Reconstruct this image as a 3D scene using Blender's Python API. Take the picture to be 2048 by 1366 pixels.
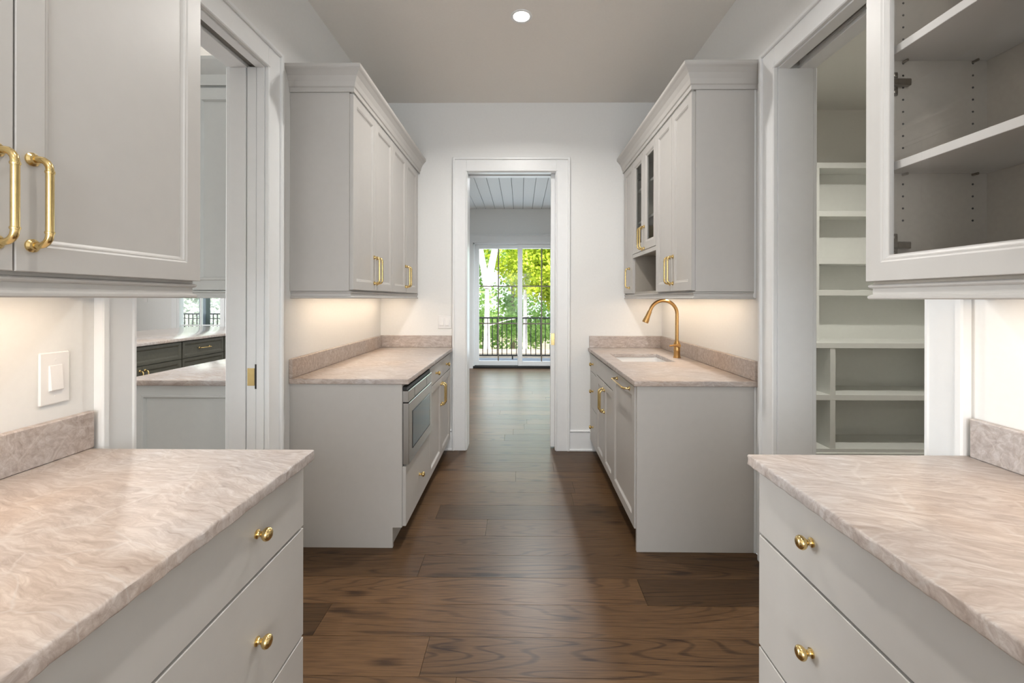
import bpy, bmesh, math, random
from mathutils import Vector, Matrix, noise
import numpy as np
for o in list(bpy.data.objects): bpy.data.objects.remove(o, do_unlink=True)
S = bpy.context.scene
COL = S.collection
R = random.Random(7)
PI = math.pi

# ------------------------------------------------------------------ camera
F, U0, V0, YAW, ROLL, EYE = 875.0, 1033.0, 598.0, .010, .002, 1.345
cam = bpy.data.cameras.new('camera'); co = bpy.data.objects.new('camera', cam); COL.objects.link(co)
cam.sensor_fit = 'HORIZONTAL'; cam.sensor_width = 36; cam.lens = 36*F/2048
cam.shift_x = -(U0-1024)/2048; cam.shift_y = (V0-683)/2048; cam.clip_start = .02
co.matrix_world = Matrix.Translation((0, 0, EYE)) @ Matrix.Rotation(YAW, 4, 'Z') @ Matrix.Rotation(PI/2, 4, 'X') @ Matrix.Rotation(ROLL, 4, 'Z')
S.camera = co

# ------------------------------------------------------------------ world, sun, exposure
W = bpy.data.worlds.new('world'); S.world = W; W.use_nodes = True
bg = W.node_tree.nodes['Background']; bg.inputs['Color'].default_value = (.80, .90, 1.0, 1); bg.inputs['Strength'].default_value = 2.4
sl = bpy.data.lights.new('sun', 'SUN'); sl.energy = 11; sl.angle = .03; sl.color = (1, .95, .86)
so = bpy.data.objects.new('sun', sl); COL.objects.link(so); so.rotation_euler = (math.radians(38), math.radians(14), 0)
S.view_settings.view_transform = 'Standard'; S.view_settings.look = 'None'
S.view_settings.exposure = 0.12; S.view_settings.gamma = 1; S.view_settings.use_curve_mapping = False

def area(name, loc, sx, sy, power, color, rot=(0, 0, 0), spread=PI):
    l = bpy.data.lights.new(name, 'AREA'); l.shape = 'RECTANGLE'; l.size = sx; l.size_y = sy
    l.energy = power; l.color = color; l.spread = spread
    o = bpy.data.objects.new(name, l); COL.objects.link(o); o.location = loc; o.rotation_euler = rot
    return o
NEUTRAL = (1, .965, .922); WARM = (1, .77, .55); COOL = (.96, .985, 1.0)
# added fill lights behind the camera and beside the kitchen; daylight at glazed door
area('fill_light_rear', (0, -2.28, 1.55), 1.9, 1.9, 46, (.97, .985, 1), (-PI/2, 0, PI))
area('fill_light_kitchen', (-8.5, 3.5, 1.9), 5.0, 2.0, 620, COOL, (0, -PI/2, 0))
area('daylight_living', (0, 8.62, 1.3), 1.5, 2.1, 30, (.70, .88, 1), (-PI/2, 0, 0))

# ------------------------------------------------------------------ helpers
def tag(o, label, cat, group=None):
    o['label'] = label; o['category'] = cat
    if group: o['group'] = group
    return o
def struct(o): o['kind'] = 'structure'; return o
def empty(name, loc=(0, 0, 0)):
    o = bpy.data.objects.new(name, None); COL.objects.link(o); o.location = loc; o.empty_display_size = .05
    return o
def thing(name, loc, label, cat, group=None): return tag(empty(name, loc), label, cat, group)
def origin(p):
    v = Vector((0, 0, 0))
    while p: v += Vector(p.location); p = p.parent
    return v
def link(name, me, parent=None, loc=None, rot=None):
    o = bpy.data.objects.new(name, me); COL.objects.link(o); o.parent = parent
    if loc is not None: o.location = Vector(loc) - origin(parent)
    if rot is not None: o.rotation_euler = rot
    return o
def obj(name, bm, mat, parent=None, smooth=False, recenter=True):
    """bm holds world coordinates; a top-level mesh gets its origin at its base centre"""
    bmesh.ops.recalc_face_normals(bm, faces=bm.faces)
    me = bpy.data.meshes.new(name); 
    if parent is not None: off = origin(parent)
    elif recenter:
        xs = [v.co for v in bm.verts]
        lo = Vector([min(v[i] for v in xs) for i in range(3)]); hi = Vector([max(v[i] for v in xs) for i in range(3)])
        off = Vector(((lo.x+hi.x)/2, (lo.y+hi.y)/2, lo.z))
    else: off = Vector((0, 0, 0))
    bmesh.ops.translate(bm, verts=bm.verts, vec=-off)
    bm.to_mesh(me); bm.free()
    for m in (mat if isinstance(mat, (list, tuple)) else [mat]): me.materials.append(m)
    if smooth:
        for p in me.polygons: p.use_smooth = True
        try: me.set_sharp_from_angle(angle=math.radians(35))
        except Exception: pass
    o = bpy.data.objects.new(name, me); COL.objects.link(o); o.parent = parent
    if parent is None: o.location = off
    return o
def abox(bm, x0, x1, y0, y1, z0, z1, bev=0, seg=1):
    if x0 > x1: x0, x1 = x1, x0
    if y0 > y1: y0, y1 = y1, y0
    r = bmesh.ops.create_cube(bm, size=1, matrix=Matrix.Translation(((x0+x1)/2, (y0+y1)/2, (z0+z1)/2)) @ Matrix.Diagonal((x1-x0, y1-y0, z1-z0, 1)))
    if bev:
        es = list({e for v in r['verts'] for e in v.link_edges})
        bmesh.ops.bevel(bm, geom=es, offset=bev, segments=seg, affect='EDGES', profile=.5)
def box(name, b, mat, parent=None, bev=.0015):
    bm = bmesh.new(); abox(bm, *b, bev=bev); return obj(name, bm, mat, parent)
def boxes(name, bl, mat, parent=None, bev=0):
    bm = bmesh.new()
    for b in bl: abox(bm, *b, bev=bev)
    return obj(name, bm, mat, parent)
def tube(bm, pts, rad, n=12, caps=True):
    """swept tube through world points; rad is a number or a list"""
    pts = [Vector(p) for p in pts]; rings = []
    up = None
    for i, p in enumerate(pts):
        t = (pts[min(i+1, len(pts)-1)] - pts[max(i-1, 0)]).normalized()
        if up is None:
            up = Vector((0, 0, 1)) if abs(t.z) < .9 else Vector((0, 1, 0))
        a = t.cross(up).normalized(); b = a.cross(t).normalized(); up = b
        r = rad[i] if isinstance(rad, (list, tuple)) else rad
        rings.append([bm.verts.new(p + a*(r*math.cos(2*PI*k/n)) + b*(r*math.sin(2*PI*k/n))) for k in range(n)])
    for i in range(len(rings)-1):
        for k in range(n):
            bm.faces.new((rings[i][k], rings[i][(k+1) % n], rings[i+1][(k+1) % n], rings[i+1][k]))
    if caps: bm.faces.new(rings[0][::-1]); bm.faces.new(rings[-1])
def lathe(bm, prof, n=20, mat=Matrix()):
    """prof: (distance along axis +X, radius)"""
    rings = []
    for d, r in prof:
        if r < 1e-5: rings.append([bm.verts.new(mat @ Vector((d, 0, 0)))])
        else: rings.append([bm.verts.new(mat @ Vector((d, r*math.cos(2*PI*k/n), r*math.sin(2*PI*k/n)))) for k in range(n)])
    for a, b in zip(rings[:-1], rings[1:]):
        for k in range(n):
            if len(a) == 1: bm.faces.new((a[0], b[k], b[(k+1) % n]))
            elif len(b) == 1: bm.faces.new((a[k], a[(k+1) % n], b[0]))
            else: bm.faces.new((a[k], a[(k+1) % n], b[(k+1) % n], b[k]))
    if len(rings[0]) > 1: bm.faces.new(rings[0][::-1])
    if len(rings[-1]) > 1: bm.faces.new(rings[-1])
def sweep(bm, path, prof):
    """path: 2D polyline (x, y); prof: closed list of (offset to the LEFT of the path, z); mitred"""
    P = [Vector(p) for p in path]; rings = []
    for i, p in enumerate(P):
        d0 = (P[i]-P[i-1]).normalized() if i > 0 else None
        d1 = (P[i+1]-P[i]).normalized() if i < len(P)-1 else None
        n0 = Vector((-d0.y, d0.x)) if d0 else None; n1 = Vector((-d1.y, d1.x)) if d1 else None
        if n0 is None: m = n1
        elif n1 is None: m = n0
        else: m = (n0+n1) / (1+n0.dot(n1))
        rings.append([bm.verts.new((p.x+m.x*o, p.y+m.y*o, z)) for o, z in prof])
    k = len(prof)
    for a, b in zip(rings[:-1], rings[1:]):
        for j in range(k): bm.faces.new((a[j], a[(j+1) % k], b[(j+1) % k], b[j]))
    bm.faces.new(rings[0]); bm.faces.new(rings[-1][::-1])

# ------------------------------------------------------------------ materials
def nt(name):
    m = bpy.data.materials.new(name); m.use_nodes = True; t = m.node_tree
    return m, t, t.nodes['Principled BSDF']
def N(t, kind, **kw):
    n = t.nodes.new(kind)
    for k, v in kw.items():
        if k in n.inputs: n.inputs[k].default_value = v
        else: setattr(n, k, v)
    return n
def paint(name, col, rough=.45, var=.03, bump=.02, scale=30, metal=0, spec=.5):
    m, t, b = nt(name)
    tc = N(t, 'ShaderNodeTexCoord'); nz = N(t, 'ShaderNodeTexNoise', Scale=scale, Detail=3.0)
    t.links.new(tc.outputs['Object'], nz.inputs['Vector'])
    r = N(t, 'ShaderNodeValToRGB'); e = r.color_ramp.elements
    e[0].color = (*[c*(1-var) for c in col], 1); e[1].color = (*[min(1, c*(1+var)) for c in col], 1)
    e[0].position = .3; e[1].position = .7
    t.links.new(nz.outputs['Fac'], r.inputs['Fac']); t.links.new(r.outputs['Color'], b.inputs['Base Color'])
    b.inputs['Roughness'].default_value = rough; b.inputs['Metallic'].default_value = metal
    b.inputs['Specular IOR Level'].default_value = spec
    if bump:
        bp = N(t, 'ShaderNodeBump', Strength=bump, Distance=.002); t.links.new(nz.outputs['Fac'], bp.inputs['Height'])
        t.links.new(bp.outputs['Normal'], b.inputs['Normal'])
    return m
def emit(name, col, s):
    m, t, b = nt(name); b.inputs['Emission Color'].default_value = (*col, 1); b.inputs['Emission Strength'].default_value = s
    b.inputs['Base Color'].default_value = (.8, .8, .8, 1); return m
def glass(name, tint=(1, 1, 1), refl=.06, rough=.02):
    m = bpy.data.materials.new(name); m.use_nodes = True; t = m.node_tree
    t.nodes.remove(t.nodes['Principled BSDF']); out = t.nodes['Material Output']
    tr = N(t, 'ShaderNodeBsdfTransparent', Color=(*tint, 1)); gl = N(t, 'ShaderNodeBsdfGlossy', Roughness=rough)
    lw = N(t, 'ShaderNodeLayerWeight', Blend=.25); mp = N(t, 'ShaderNodeMath', operation='MULTIPLY_ADD')
    mp.inputs[1].default_value = refl*2; mp.inputs[2].default_value = refl*.1
    t.links.new(lw.outputs['Fresnel'], mp.inputs[0])
    mx = N(t, 'ShaderNodeMixShader'); t.links.new(mp.outputs[0], mx.inputs[0])
    t.links.new(tr.outputs[0], mx.inputs[1]); t.links.new(gl.outputs[0], mx.inputs[2]); t.links.new(mx.outputs[0], out.inputs['Surface'])
    return m
def wood(name, light, dark, rough=.3, per_object=True):
    m, t, b = nt(name)
    tc = N(t, 'ShaderNodeTexCoord'); oi = N(t, 'ShaderNodeObjectInfo')
    off = N(t, 'ShaderNodeVectorMath', operation='MULTIPLY_ADD'); cmb = N(t, 'ShaderNodeCombineXYZ')
    for i in range(3): t.links.new(oi.outputs['Random'], cmb.inputs[i])
    off.inputs[1].default_value = (37, 23, 11); t.links.new(cmb.outputs[0], off.inputs[0]); t.links.new(tc.outputs['Object'], off.inputs[2])
    # cathedral figure: stretched noise bands
    mp = N(t, 'ShaderNodeMapping'); mp.inputs['Scale'].default_value = (.42, 4.6, 1); t.links.new(off.outputs[0], mp.inputs['Vector'])
    n1 = N(t, 'ShaderNodeTexNoise', Scale=1.0, Detail=1.5, Distortion=.18); t.links.new(mp.outputs[0], n1.inputs['Vector'])
    mul = N(t, 'ShaderNodeMath', operation='MULTIPLY'); mul.inputs[1].default_value = 175; t.links.new(n1.outputs['Fac'], mul.inputs[0])
    sn = N(t, 'ShaderNodeMath', operation='SINE'); t.links.new(mul.outputs[0], sn.inputs[0])
    rr = N(t, 'ShaderNodeMapRange'); rr.inputs['From Min'].default_value = .62; rr.inputs['From Max'].default_value = 1; rr.inputs['To Max'].default_value = .5
    t.links.new(sn.outputs[0], rr.inputs['Value'])
    # fine pores
    mp2 = N(t, 'ShaderNodeMapping'); mp2.inputs['Scale'].default_value = (9, 190, 1); t.links.new(off.outputs[0], mp2.inputs['Vector'])
    n2 = N(t, 'ShaderNodeTexNoise', Scale=1.0, Detail=4.0); t.links.new(mp2.outputs[0], n2.inputs['Vector'])
    pr = N(t, 'ShaderNodeMapRange'); pr.inputs['From Min'].default_value = .42; pr.inputs['From Max'].default_value = .75; pr.inputs['To Max'].default_value = .6
    t.links.new(n2.outputs['Fac'], pr.inputs['Value'])
    # cloudy tone
    mp3 = N(t, 'ShaderNodeMapping'); mp3.inputs['Scale'].default_value = (1.6, 7, 1); t.links.new(off.outputs[0], mp3.inputs['Vector'])
    n3 = N(t, 'ShaderNodeTexNoise', Scale=1.0, Detail=3.0); t.links.new(mp3.outputs[0], n3.inputs['Vector'])
    # knots
    mp4 = N(t, 'ShaderNodeMapping'); mp4.inputs['Scale'].default_value = (1.3, 4.2, 1); t.links.new(off.outputs[0], mp4.inputs['Vector'])
    vo = N(t, 'ShaderNodeTexVoronoi', Scale=1.0); vo.voronoi_dimensions = '2D'; t.links.new(mp4.outputs[0], vo.inputs['Vector'])
    kn = N(t, 'ShaderNodeMapRange'); kn.inputs['From Min'].default_value = .11; kn.inputs['From Max'].default_value = .02; kn.inputs['To Max'].default_value = .7
    t.links.new(vo.outputs['Distance'], kn.inputs['Value'])
    # some boards strongly figured, others plain and straight
    fg = N(t, 'ShaderNodeMath', operation='MULTIPLY'); fg.inputs[1].default_value = 7.31; t.links.new(oi.outputs['Random'], fg.inputs[0])
    fr = N(t, 'ShaderNodeMath', operation='FRACT'); t.links.new(fg.outputs[0], fr.inputs[0])
    fm = N(t, 'ShaderNodeMapRange'); fm.inputs['To Min'].default_value = .25; fm.inputs['To Max'].default_value = 1.25; t.links.new(fr.outputs[0], fm.inputs['Value'])
    fq = N(t, 'ShaderNodeMath', operation='MULTIPLY'); t.links.new(rr.outputs[0], fq.inputs[0]); t.links.new(fm.outputs[0], fq.inputs[1])
    ad = N(t, 'ShaderNodeMath', operation='ADD'); t.links.new(fq.outputs[0], ad.inputs[0]); t.links.new(pr.outputs[0], ad.inputs[1])
    ad2 = N(t, 'ShaderNodeMath', operation='ADD', use_clamp=True); t.links.new(ad.outputs[0], ad2.inputs[0]); t.links.new(kn.outputs[0], ad2.inputs[1])
    tone = N(t, 'ShaderNodeMapRange'); tone.inputs['To Min'].default_value = .38; tone.inputs['To Max'].default_value = 1.28
    sm = N(t, 'ShaderNodeMath', operation='MULTIPLY_ADD'); t.links.new(oi.outputs['Color'], sm.inputs[0]); sm.inputs[1].default_value = .62 if per_object else .3
    hf = N(t, 'ShaderNodeMath', operation='MULTIPLY'); hf.inputs[1].default_value = .42; t.links.new(n3.outputs['Fac'], hf.inputs[0]); t.links.new(hf.outputs[0], sm.inputs[2])
    t.links.new(sm.outputs[0], tone.inputs['Value'])
    mx = N(t, 'ShaderNodeMix', data_type='RGBA'); mx.inputs[6].default_value = (*light, 1); mx.inputs[7].default_value = (*dark, 1); t.links.new(ad2.outputs[0], mx.inputs[0])
    vm = N(t, 'ShaderNodeVectorMath', operation='SCALE'); t.links.new(mx.outputs[2], vm.inputs[0]); t.links.new(tone.outputs[0], vm.inputs['Scale'])
    t.links.new(vm.outputs[0], b.inputs['Base Color'])
    b.inputs['Roughness'].default_value = rough; b.inputs['Specular IOR Level'].default_value = .26
    bp = N(t, 'ShaderNodeBump', Strength=.08, Distance=.002); t.links.new(ad2.outputs[0], bp.inputs['Height']); bp.invert = True
    t.links.new(bp.outputs['Normal'], b.inputs['Normal'])
    return m
def stone(name, seed=0.0, rough=.44):
    m, t, b = nt(name)
    tc = N(t, 'ShaderNodeTexCoord')
    mp = N(t, 'ShaderNodeMapping'); mp.inputs['Rotation'].default_value = (0, 0, .30); mp.inputs['Location'].default_value = (seed, seed*.7, 0)
    t.links.new(tc.outputs['Object'], mp.inputs['Vector'])
    d = N(t, 'ShaderNodeTexNoise', Scale=3.2, Detail=4.0); t.links.new(mp.outputs[0], d.inputs['Vector'])
    dv = N(t, 'ShaderNodeVectorMath', operation='MULTIPLY_ADD'); dv.inputs[1].default_value = (.16, .16, .16)
    t.links.new(d.outputs['Color'], dv.inputs[0]); t.links.new(mp.outputs[0], dv.inputs[2])
    # streaky body
    m1 = N(t, 'ShaderNodeMapping'); m1.inputs['Scale'].default_value = (9, 60, 52); t.links.new(dv.outputs[0], m1.inputs['Vector'])
    n1 = N(t, 'ShaderNodeTexNoise', Scale=1.0, Detail=8.0, Roughness=.68, Distortion=.6); t.links.new(m1.outputs[0], n1.inputs['Vector'])
    r1 = N(t, 'ShaderNodeValToRGB'); cr = r1.color_ramp
    for p, c in ((.25, (.29, .235, .203)), (.38, (.395, .340, .308)), (.50, (.47, .416, .384)), (.66, (.59, .55, .525))):
        e = cr.elements.new(p); e.color = (*c, 1)
    cr.elements.remove(cr.elements[0]); cr.elements.remove(cr.elements[-1])
    t.links.new(n1.outputs['Fac'], r1.inputs['Fac'])
    # broad patches: greyer / warmer
    n2 = N(t, 'ShaderNodeTexNoise', Scale=2.2, Detail=3.0); t.links.new(dv.outputs[0], n2.inputs['Vector'])
    r2 = N(t, 'ShaderNodeValToRGB'); r2.color_ramp.elements[0].position = .38; r2.color_ramp.elements[1].position = .66
    r2.color_ramp.elements[0].color = (.94, .96, .99, 1); r2.color_ramp.elements[1].color = (1.0, .92, .85, 1)
    t.links.new(n2.outputs['Fac'], r2.inputs['Fac'])
    mu = N(t, 'ShaderNodeMix', data_type='RGBA', blend_type='MULTIPLY'); mu.inputs[0].default_value = 1
    t.links.new(r1.outputs['Color'], mu.inputs[6]); t.links.new(r2.outputs['Color'], mu.inputs[7])
    # long pale veins and crackle facets
    m2 = N(t, 'ShaderNodeMapping'); m2.inputs['Scale'].default_value = (2.4, 6.0, 4); t.links.new(dv.outputs[0], m2.inputs['Vector'])
    vo = N(t, 'ShaderNodeTexVoronoi', Scale=1.6); vo.feature = 'DISTANCE_TO_EDGE'; t.links.new(m2.outputs[0], vo.inputs['Vector'])
    vr = N(t, 'ShaderNodeMapRange'); vr.inputs['From Min'].default_value = .022; vr.inputs['From Max'].default_value = 0; vr.inputs['To Max'].default_value = .5
    t.links.new(vo.outputs['Distance'], vr.inputs['Value'])
    mv = N(t, 'ShaderNodeMix', data_type='RGBA'); mv.inputs[7].default_value = (.57, .53, .50, 1)
    t.links.new(vr.outputs[0], mv.inputs[0]); t.links.new(mu.outputs[2], mv.inputs[6])
    m3 = N(t, 'ShaderNodeMapping'); m3.inputs['Scale'].default_value = (5, 19, 14); t.links.new(dv.outputs[0], m3.inputs['Vector'])
    v2 = N(t, 'ShaderNodeTexVoronoi', Scale=1.7); v2.feature = 'DISTANCE_TO_EDGE'; t.links.new(m3.outputs[0], v2.inputs['Vector'])
    v2r = N(t, 'ShaderNodeMapRange'); v2r.inputs['From Min'].default_value = .045; v2r.inputs['From Max'].default_value = 0; v2r.inputs['To Max'].default_value = .3
    t.links.new(v2.outputs['Distance'], v2r.inputs['Value'])
    md = N(t, 'ShaderNodeMix', data_type='RGBA'); md.inputs[7].default_value = (.36, .285, .23, 1)
    t.links.new(v2r.outputs[0], md.inputs[0]); t.links.new(mv.outputs[2], md.inputs[6])
    t.links.new(md.outputs[2], b.inputs['Base Color'])
    b.inputs['Roughness'].default_value = rough
    bp = N(t, 'ShaderNodeBump', Strength=.12, Distance=.003); t.links.new(n1.outputs['Fac'], bp.inputs['Height']); t.links.new(bp.outputs['Normal'], b.inputs['Normal'])
    return m

M_WALL = paint('wall_paint', (.80, .80, .785), .6, .01, .03, 60)
M_PANTRYWALL = paint('pantry_wall_paint', (.80, .785, .74), .6, .01, .03, 60)
M_CEIL = paint('ceiling_paint', (.84, .805, .755), .7, .01, .03, 60)
M_TRIM = paint('trim_paint', (.83, .84, .84), .32, .01, 0, 20)
M_CAB = paint('greige_cabinet_paint', (.500, .481, .455), .38, .012, .01, 25)
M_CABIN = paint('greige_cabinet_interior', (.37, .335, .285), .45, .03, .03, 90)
M_KIT = paint('pale_grey_cabinet_paint', (.62, .635, .62), .38, .012, .01, 25)
M_SHELF = paint('pantry_shelf_paint', (.81, .82, .785), .4, .01, .01, 25)
M_ISL = paint('charcoal_olive_paint', (.078, .075, .056), .36, .12, .03, 40)
M_BRASS = paint('satin_brass', (.76, .57, .26), .2, .05, 0, 60, metal=1)
M_BRASSB = paint('brushed_bronze_gold', (.56, .34, .135), .28, .06, .02, 90, metal=1)
M_NICKEL = paint('nickel_hinge', (.22, .19, .155), .32, .1, .02, 80, metal=1)
M_STEEL = paint('stainless_steel', (.62, .62, .62), .24, .03, 0, 60, metal=1)
M_BLACK = paint('black_gap', (.012, .012, .012), .5, .1, 0)
M_RAILBLK = paint('black_railing', (.02, .02, .02), .45, .1, 0)
M_SINK = paint('white_fireclay', (.80, .80, .80), .2, .01, 0)
M_PLATE = paint('switch_plastic', (.84, .83, .82), .3, .005, 0)
M_MUNT = paint('bronze_grille', (.17, .14, .10), .5, .08, 0)
M_DARKPOST = paint('dark_post_paint', (.05, .065, .075), .5, .1, 0)
M_MICROGL = paint('dark_oven_glass', (.10, .14, .17), .08, .05, 0, spec=.8)
M_SHIP = paint('shiplap_paint', (.78, .79, .79), .5, .01, .01)
M_DECK = paint('blue_grey_decking', (.24, .27, .35), .7, .12, .1, 15)
M_BARK = paint('pale_bark', (.80, .74, .76), .8, .25, .6, 9)
M_BARK2 = paint('brown_bark', (.30, .24, .20), .85, .3, .6, 9)
M_SOIL = paint('leaf_litter', (.26, .22, .13), .9, .4, .5, 4)
M_TRACK = paint('grey_track', (.22, .21, .19), .5, .1, 0)
M_GLASS = glass('clear_glass'); M_CABGLASS = glass('cabinet_glass', (.86, .87, .86), .05)
M_WOOD = wood('oak_plank', (.125, .068, .031), (.034, .017, .009), .36)
M_WOODFAR = wood('oak_floor_far', (.125, .068, .031), (.034, .017, .009), .36, False)
M_STONE = stone('quartzite', 0.0); M_STONE2 = stone('quartzite_b', 3.7); M_STONEP = stone('quartzite_polished', 6.1, .12)
M_CAN = emit('lamp_lens', (1, .97, .92), 14)
M_LED = emit('led_lens', (1, .84, .66), 6)
def leafmat(name, c0, c1):
    m, t, b = nt(name); oi = N(t, 'ShaderNodeNewGeometry'); r = N(t, 'ShaderNodeValToRGB')
    r.color_ramp.elements[0].color = (*c0, 1); r.color_ramp.elements[1].color = (*c1, 1)
    t.links.new(oi.outputs['Random Per Island'], r.inputs['Fac'])
    t.links.new(r.outputs['Color'], b.inputs['Base Color']); b.inputs['Roughness'].default_value = .55
    tl = N(t, 'ShaderNodeBsdfTranslucent'); t.links.new(r.outputs['Color'], tl.inputs['Color'])
    mx = N(t, 'ShaderNodeMixShader'); mx.inputs[0].default_value = .5
    t.links.new(b.outputs[0], mx.inputs[1]); t.links.new(tl.outputs[0], mx.inputs[2]); t.links.new(mx.outputs[0], t.nodes['Material Output'].inputs['Surface'])
    return m
M_LEAFY = leafmat('yellow_green_leaf', (.36, .50, .03), (.72, .78, .10))
M_LEAFG = leafmat('mid_green_leaf', (.22, .42, .10), (.55, .72, .30))
M_LEAFP = leafmat('washed_out_leaf', (.50, .56, .50), (.85, .88, .85))  # pale wash, as through a window screen, put into the leaf colour

# ------------------------------------------------------------------ dimensions
WL, WR = -1.25, 1.25                 # pantry walls
WT = .17                             # wall thickness
YB = 3.89                            # back wall face
CZ = 3.09                            # ceiling
LO = (1.395, 2.115); RO = (1.352, 2.140); BO = (-.477, .305); HD = 2.47
FAR = 8.47                           # wall with the sliding door
KX0, KY1 = -8.6, 9.4                 # kitchen extents
PX1, PY1 = 3.78, 4.06                # walk-in pantry extents
REAR = -2.2

# ------------------------------------------------------------------ walls, ceiling, floor
def wall(name, bl, mat=None): return struct(boxes(name, bl, mat or M_WALL))
xo = WL-WT
wall('wall_left', [(xo, WL, REAR, LO[0]-.02, 0, CZ), (xo, WL, LO[0]-.02, LO[1]+.02, HD+.02, CZ),
                   (WL-.035, WL, LO[1]+.02, 2.98, 0, CZ), (xo, WL-.092, LO[1]+.02, 2.98, 0, CZ), (WL-.092, WL-.035, LO[1]+.02, 2.98, HD+.02, CZ),
                   (xo, WL, 2.98, YB+WT, 0, CZ)])
wall('wall_right', [(WR, WR+WT, REAR, RO[0]-.02, 0, CZ), (WR, WR+WT, RO[0]-.02, RO[1]+.02, HD+.08, CZ), (WR, WR+WT, RO[1]+.02, PY1+.1, 0, CZ)])
yo = YB+WT
wall('wall_back', [(WL, BO[0]-.02, YB, yo, 0, CZ), (BO[0]-.02, BO[1]+.02, YB, yo, HD+.08, CZ),
                   (BO[1]+.02, 1.12, YB, YB+.055, 0, CZ), (BO[1]+.02, 1.12, YB+.115, yo, 0, CZ), (BO[1]+.02, 1.12, YB+.055, YB+.115, HD+.08, CZ),
                   (1.12, WR, YB, yo, 0, CZ)])
wall('wall_rear', [(WL, -1.0, REAR-.12, REAR, 0, CZ), (1.0, WR, REAR-.12, REAR, 0, CZ), (-1.0, 1.0, REAR-.12, REAR, 2.55, CZ), (-1.0, 1.0, REAR-.12, REAR, 0, .55)])
struct(boxes('ceiling', [(xo, WR+WT, REAR-.12, yo, CZ, CZ+.1)], M_CEIL))
# living room beyond
LX0, LX1 = -2.3, 2.6
SX0, SX1, SZ = -.93, .89, 2.44        # rough opening of the sliding door
wall('wall_living_far', [(LX0, SX0, FAR, FAR+.18, 0, CZ), (SX1, LX1, FAR, FAR+.18, 0, CZ), (SX0, SX1, FAR, FAR+.18, SZ, CZ)])
wall('wall_living_left', [(LX0-.12, LX0, yo, KY1, 0, CZ)])
wall('wall_living_right', [(LX1, LX1+.12, yo, FAR+.18, 0, CZ)])
wall('wall_living_near', [(LX0-.12, xo, yo-.12, yo, 0, CZ), (WR+WT, LX1+.12, PY1+.1, PY1+.2, 0, CZ)])
# kitchen shell
wall('wall_kitchen_left', [(KX0-.12, KX0, -2, .9, 0, CZ), (KX0-.12, KX0, 6.1, KY1+.18, 0, CZ), (KX0-.12, KX0, .9, 6.1, 2.95, CZ), (KX0-.12, KX0, .9, 6.1, 0, .85)])
wall('wall_kitchen_rear', [(KX0, xo, -2.12, -2, 0, CZ)])
KW = [(-7.44, -6.45), (-6.34, -5.35), (-5.24, -4.25)]     # window openings in the far kitchen wall
KZ = (.42, 2.42)
kb = [(KX0, KW[0][0], KY1, KY1+.18, 0, CZ), (KW[-1][1], LX0, KY1, KY1+.18, 0, CZ), (KW[0][0], KW[-1][1], KY1, KY1+.18, KZ[1], CZ), (KW[0][0], KW[-1][1], KY1, KY1+.18, 0, KZ[0])]
kb += [(KW[i][1], KW[i+1][0], KY1, KY1+.18, KZ[0], KZ[1]) for i in range(2)]
wall('wall_kitchen_far', kb)
struct(boxes('ceiling_kitchen', [(KX0-.12, xo, -2.12, yo-.12, CZ, CZ+.1), (KX0-.12, LX0-.12, yo-.12, KY1+.18, CZ, CZ+.1)], M_CEIL))
# walk-in pantry shell
wall('wall_pantry_right', [(PX1, PX1+.12, .3, PY1+.1, 0, CZ)], M_PANTRYWALL)
wall('wall_pantry_back', [(WR+WT, PX1, PY1, PY1+.1, 0, CZ)], M_PANTRYWALL)
wall('wall_pantry_near', [(WR+WT, PX1+.12, .18, .3, 0, CZ)], M_PANTRYWALL)
struct(boxes('ceiling_pantry', [(WR+WT, PX1+.12, .18, PY1+.2, CZ, CZ+.1)], M_PANTRYWALL))
# shiplap ceiling of the living room, board by board
ce = struct(empty('ceiling_living', (0, 6, CZ)))
box('backing', (LX0-.12, LX1+.12, yo, FAR+.18, CZ+.02, CZ+.1), M_BLACK, ce, 0)
bw = .18; nb = int((LX1-LX0)/bw)+1
for i in range(nb):
    x0 = LX0+i*bw; x1 = min(x0+bw-.006, LX1)
    if x1 - x0 > .02: box('board', (x0, x1, yo, FAR, CZ+.001, CZ+.021), M_SHIP, ce, .002)
# oak floor: planks across the aisle and the living room
fl = struct(empty('floor', (0, 2.5, 0)))
box('subfloor', (WL, WR, REAR, yo, -.05, -.014), M_BLACK, fl, 0)
box('subfloor', (LX0, LX1, yo, FAR+.18, -.05, -.014), M_BLACK, fl, 0)
pw = .1855; y = 1.5535 - pw*20
fixed = {0: [-.36], 1: [-.83], 2: [.56], 3: [-.50], 4: [.9], 5: [-.2], 6: [-.52], 7: [.35]}
k = -20
while y < FAR:
    xa, xb = (WL, WR) if y < yo-.03 else (LX0, LX1)
    if y < REAR: y += pw; k += 1; continue
    cuts = list(fixed.get(k, []))
    if not cuts:
        x = xa + R.uniform(.2, 1.7)
        while x < xb-.15: cuts.append(x); x += R.uniform(1.3, 2.1)
    ed = [xa]+sorted(cuts)+[xb]
    for a, b_ in zip(ed[:-1], ed[1:]):
        bm = bmesh.new(); abox(bm, -(b_-a)/2+.0006, (b_-a)/2-.0006, -pw/2+.0006, pw/2-.0006, -.014, 0, bev=.0004)
        me = bpy.data.meshes.new('plank'); bm.to_mesh(me); bm.free(); me.materials.append(M_WOOD)
        o = link('plank', me, fl, ((a+b_)/2, y+pw/2, 0))
        tn = R.uniform(.2, 1.0)
        if (k, a > 0) == (2, True): tn = .02
        if k == 1: tn = .05 if a < -1 else .85
        if k == 6: tn = .05 if a > -1 else .7
        if k == 0: tn = .95 if a < -1 else .6
        o.color = (tn, tn, tn, 1)
    y += pw; k += 1
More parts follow.
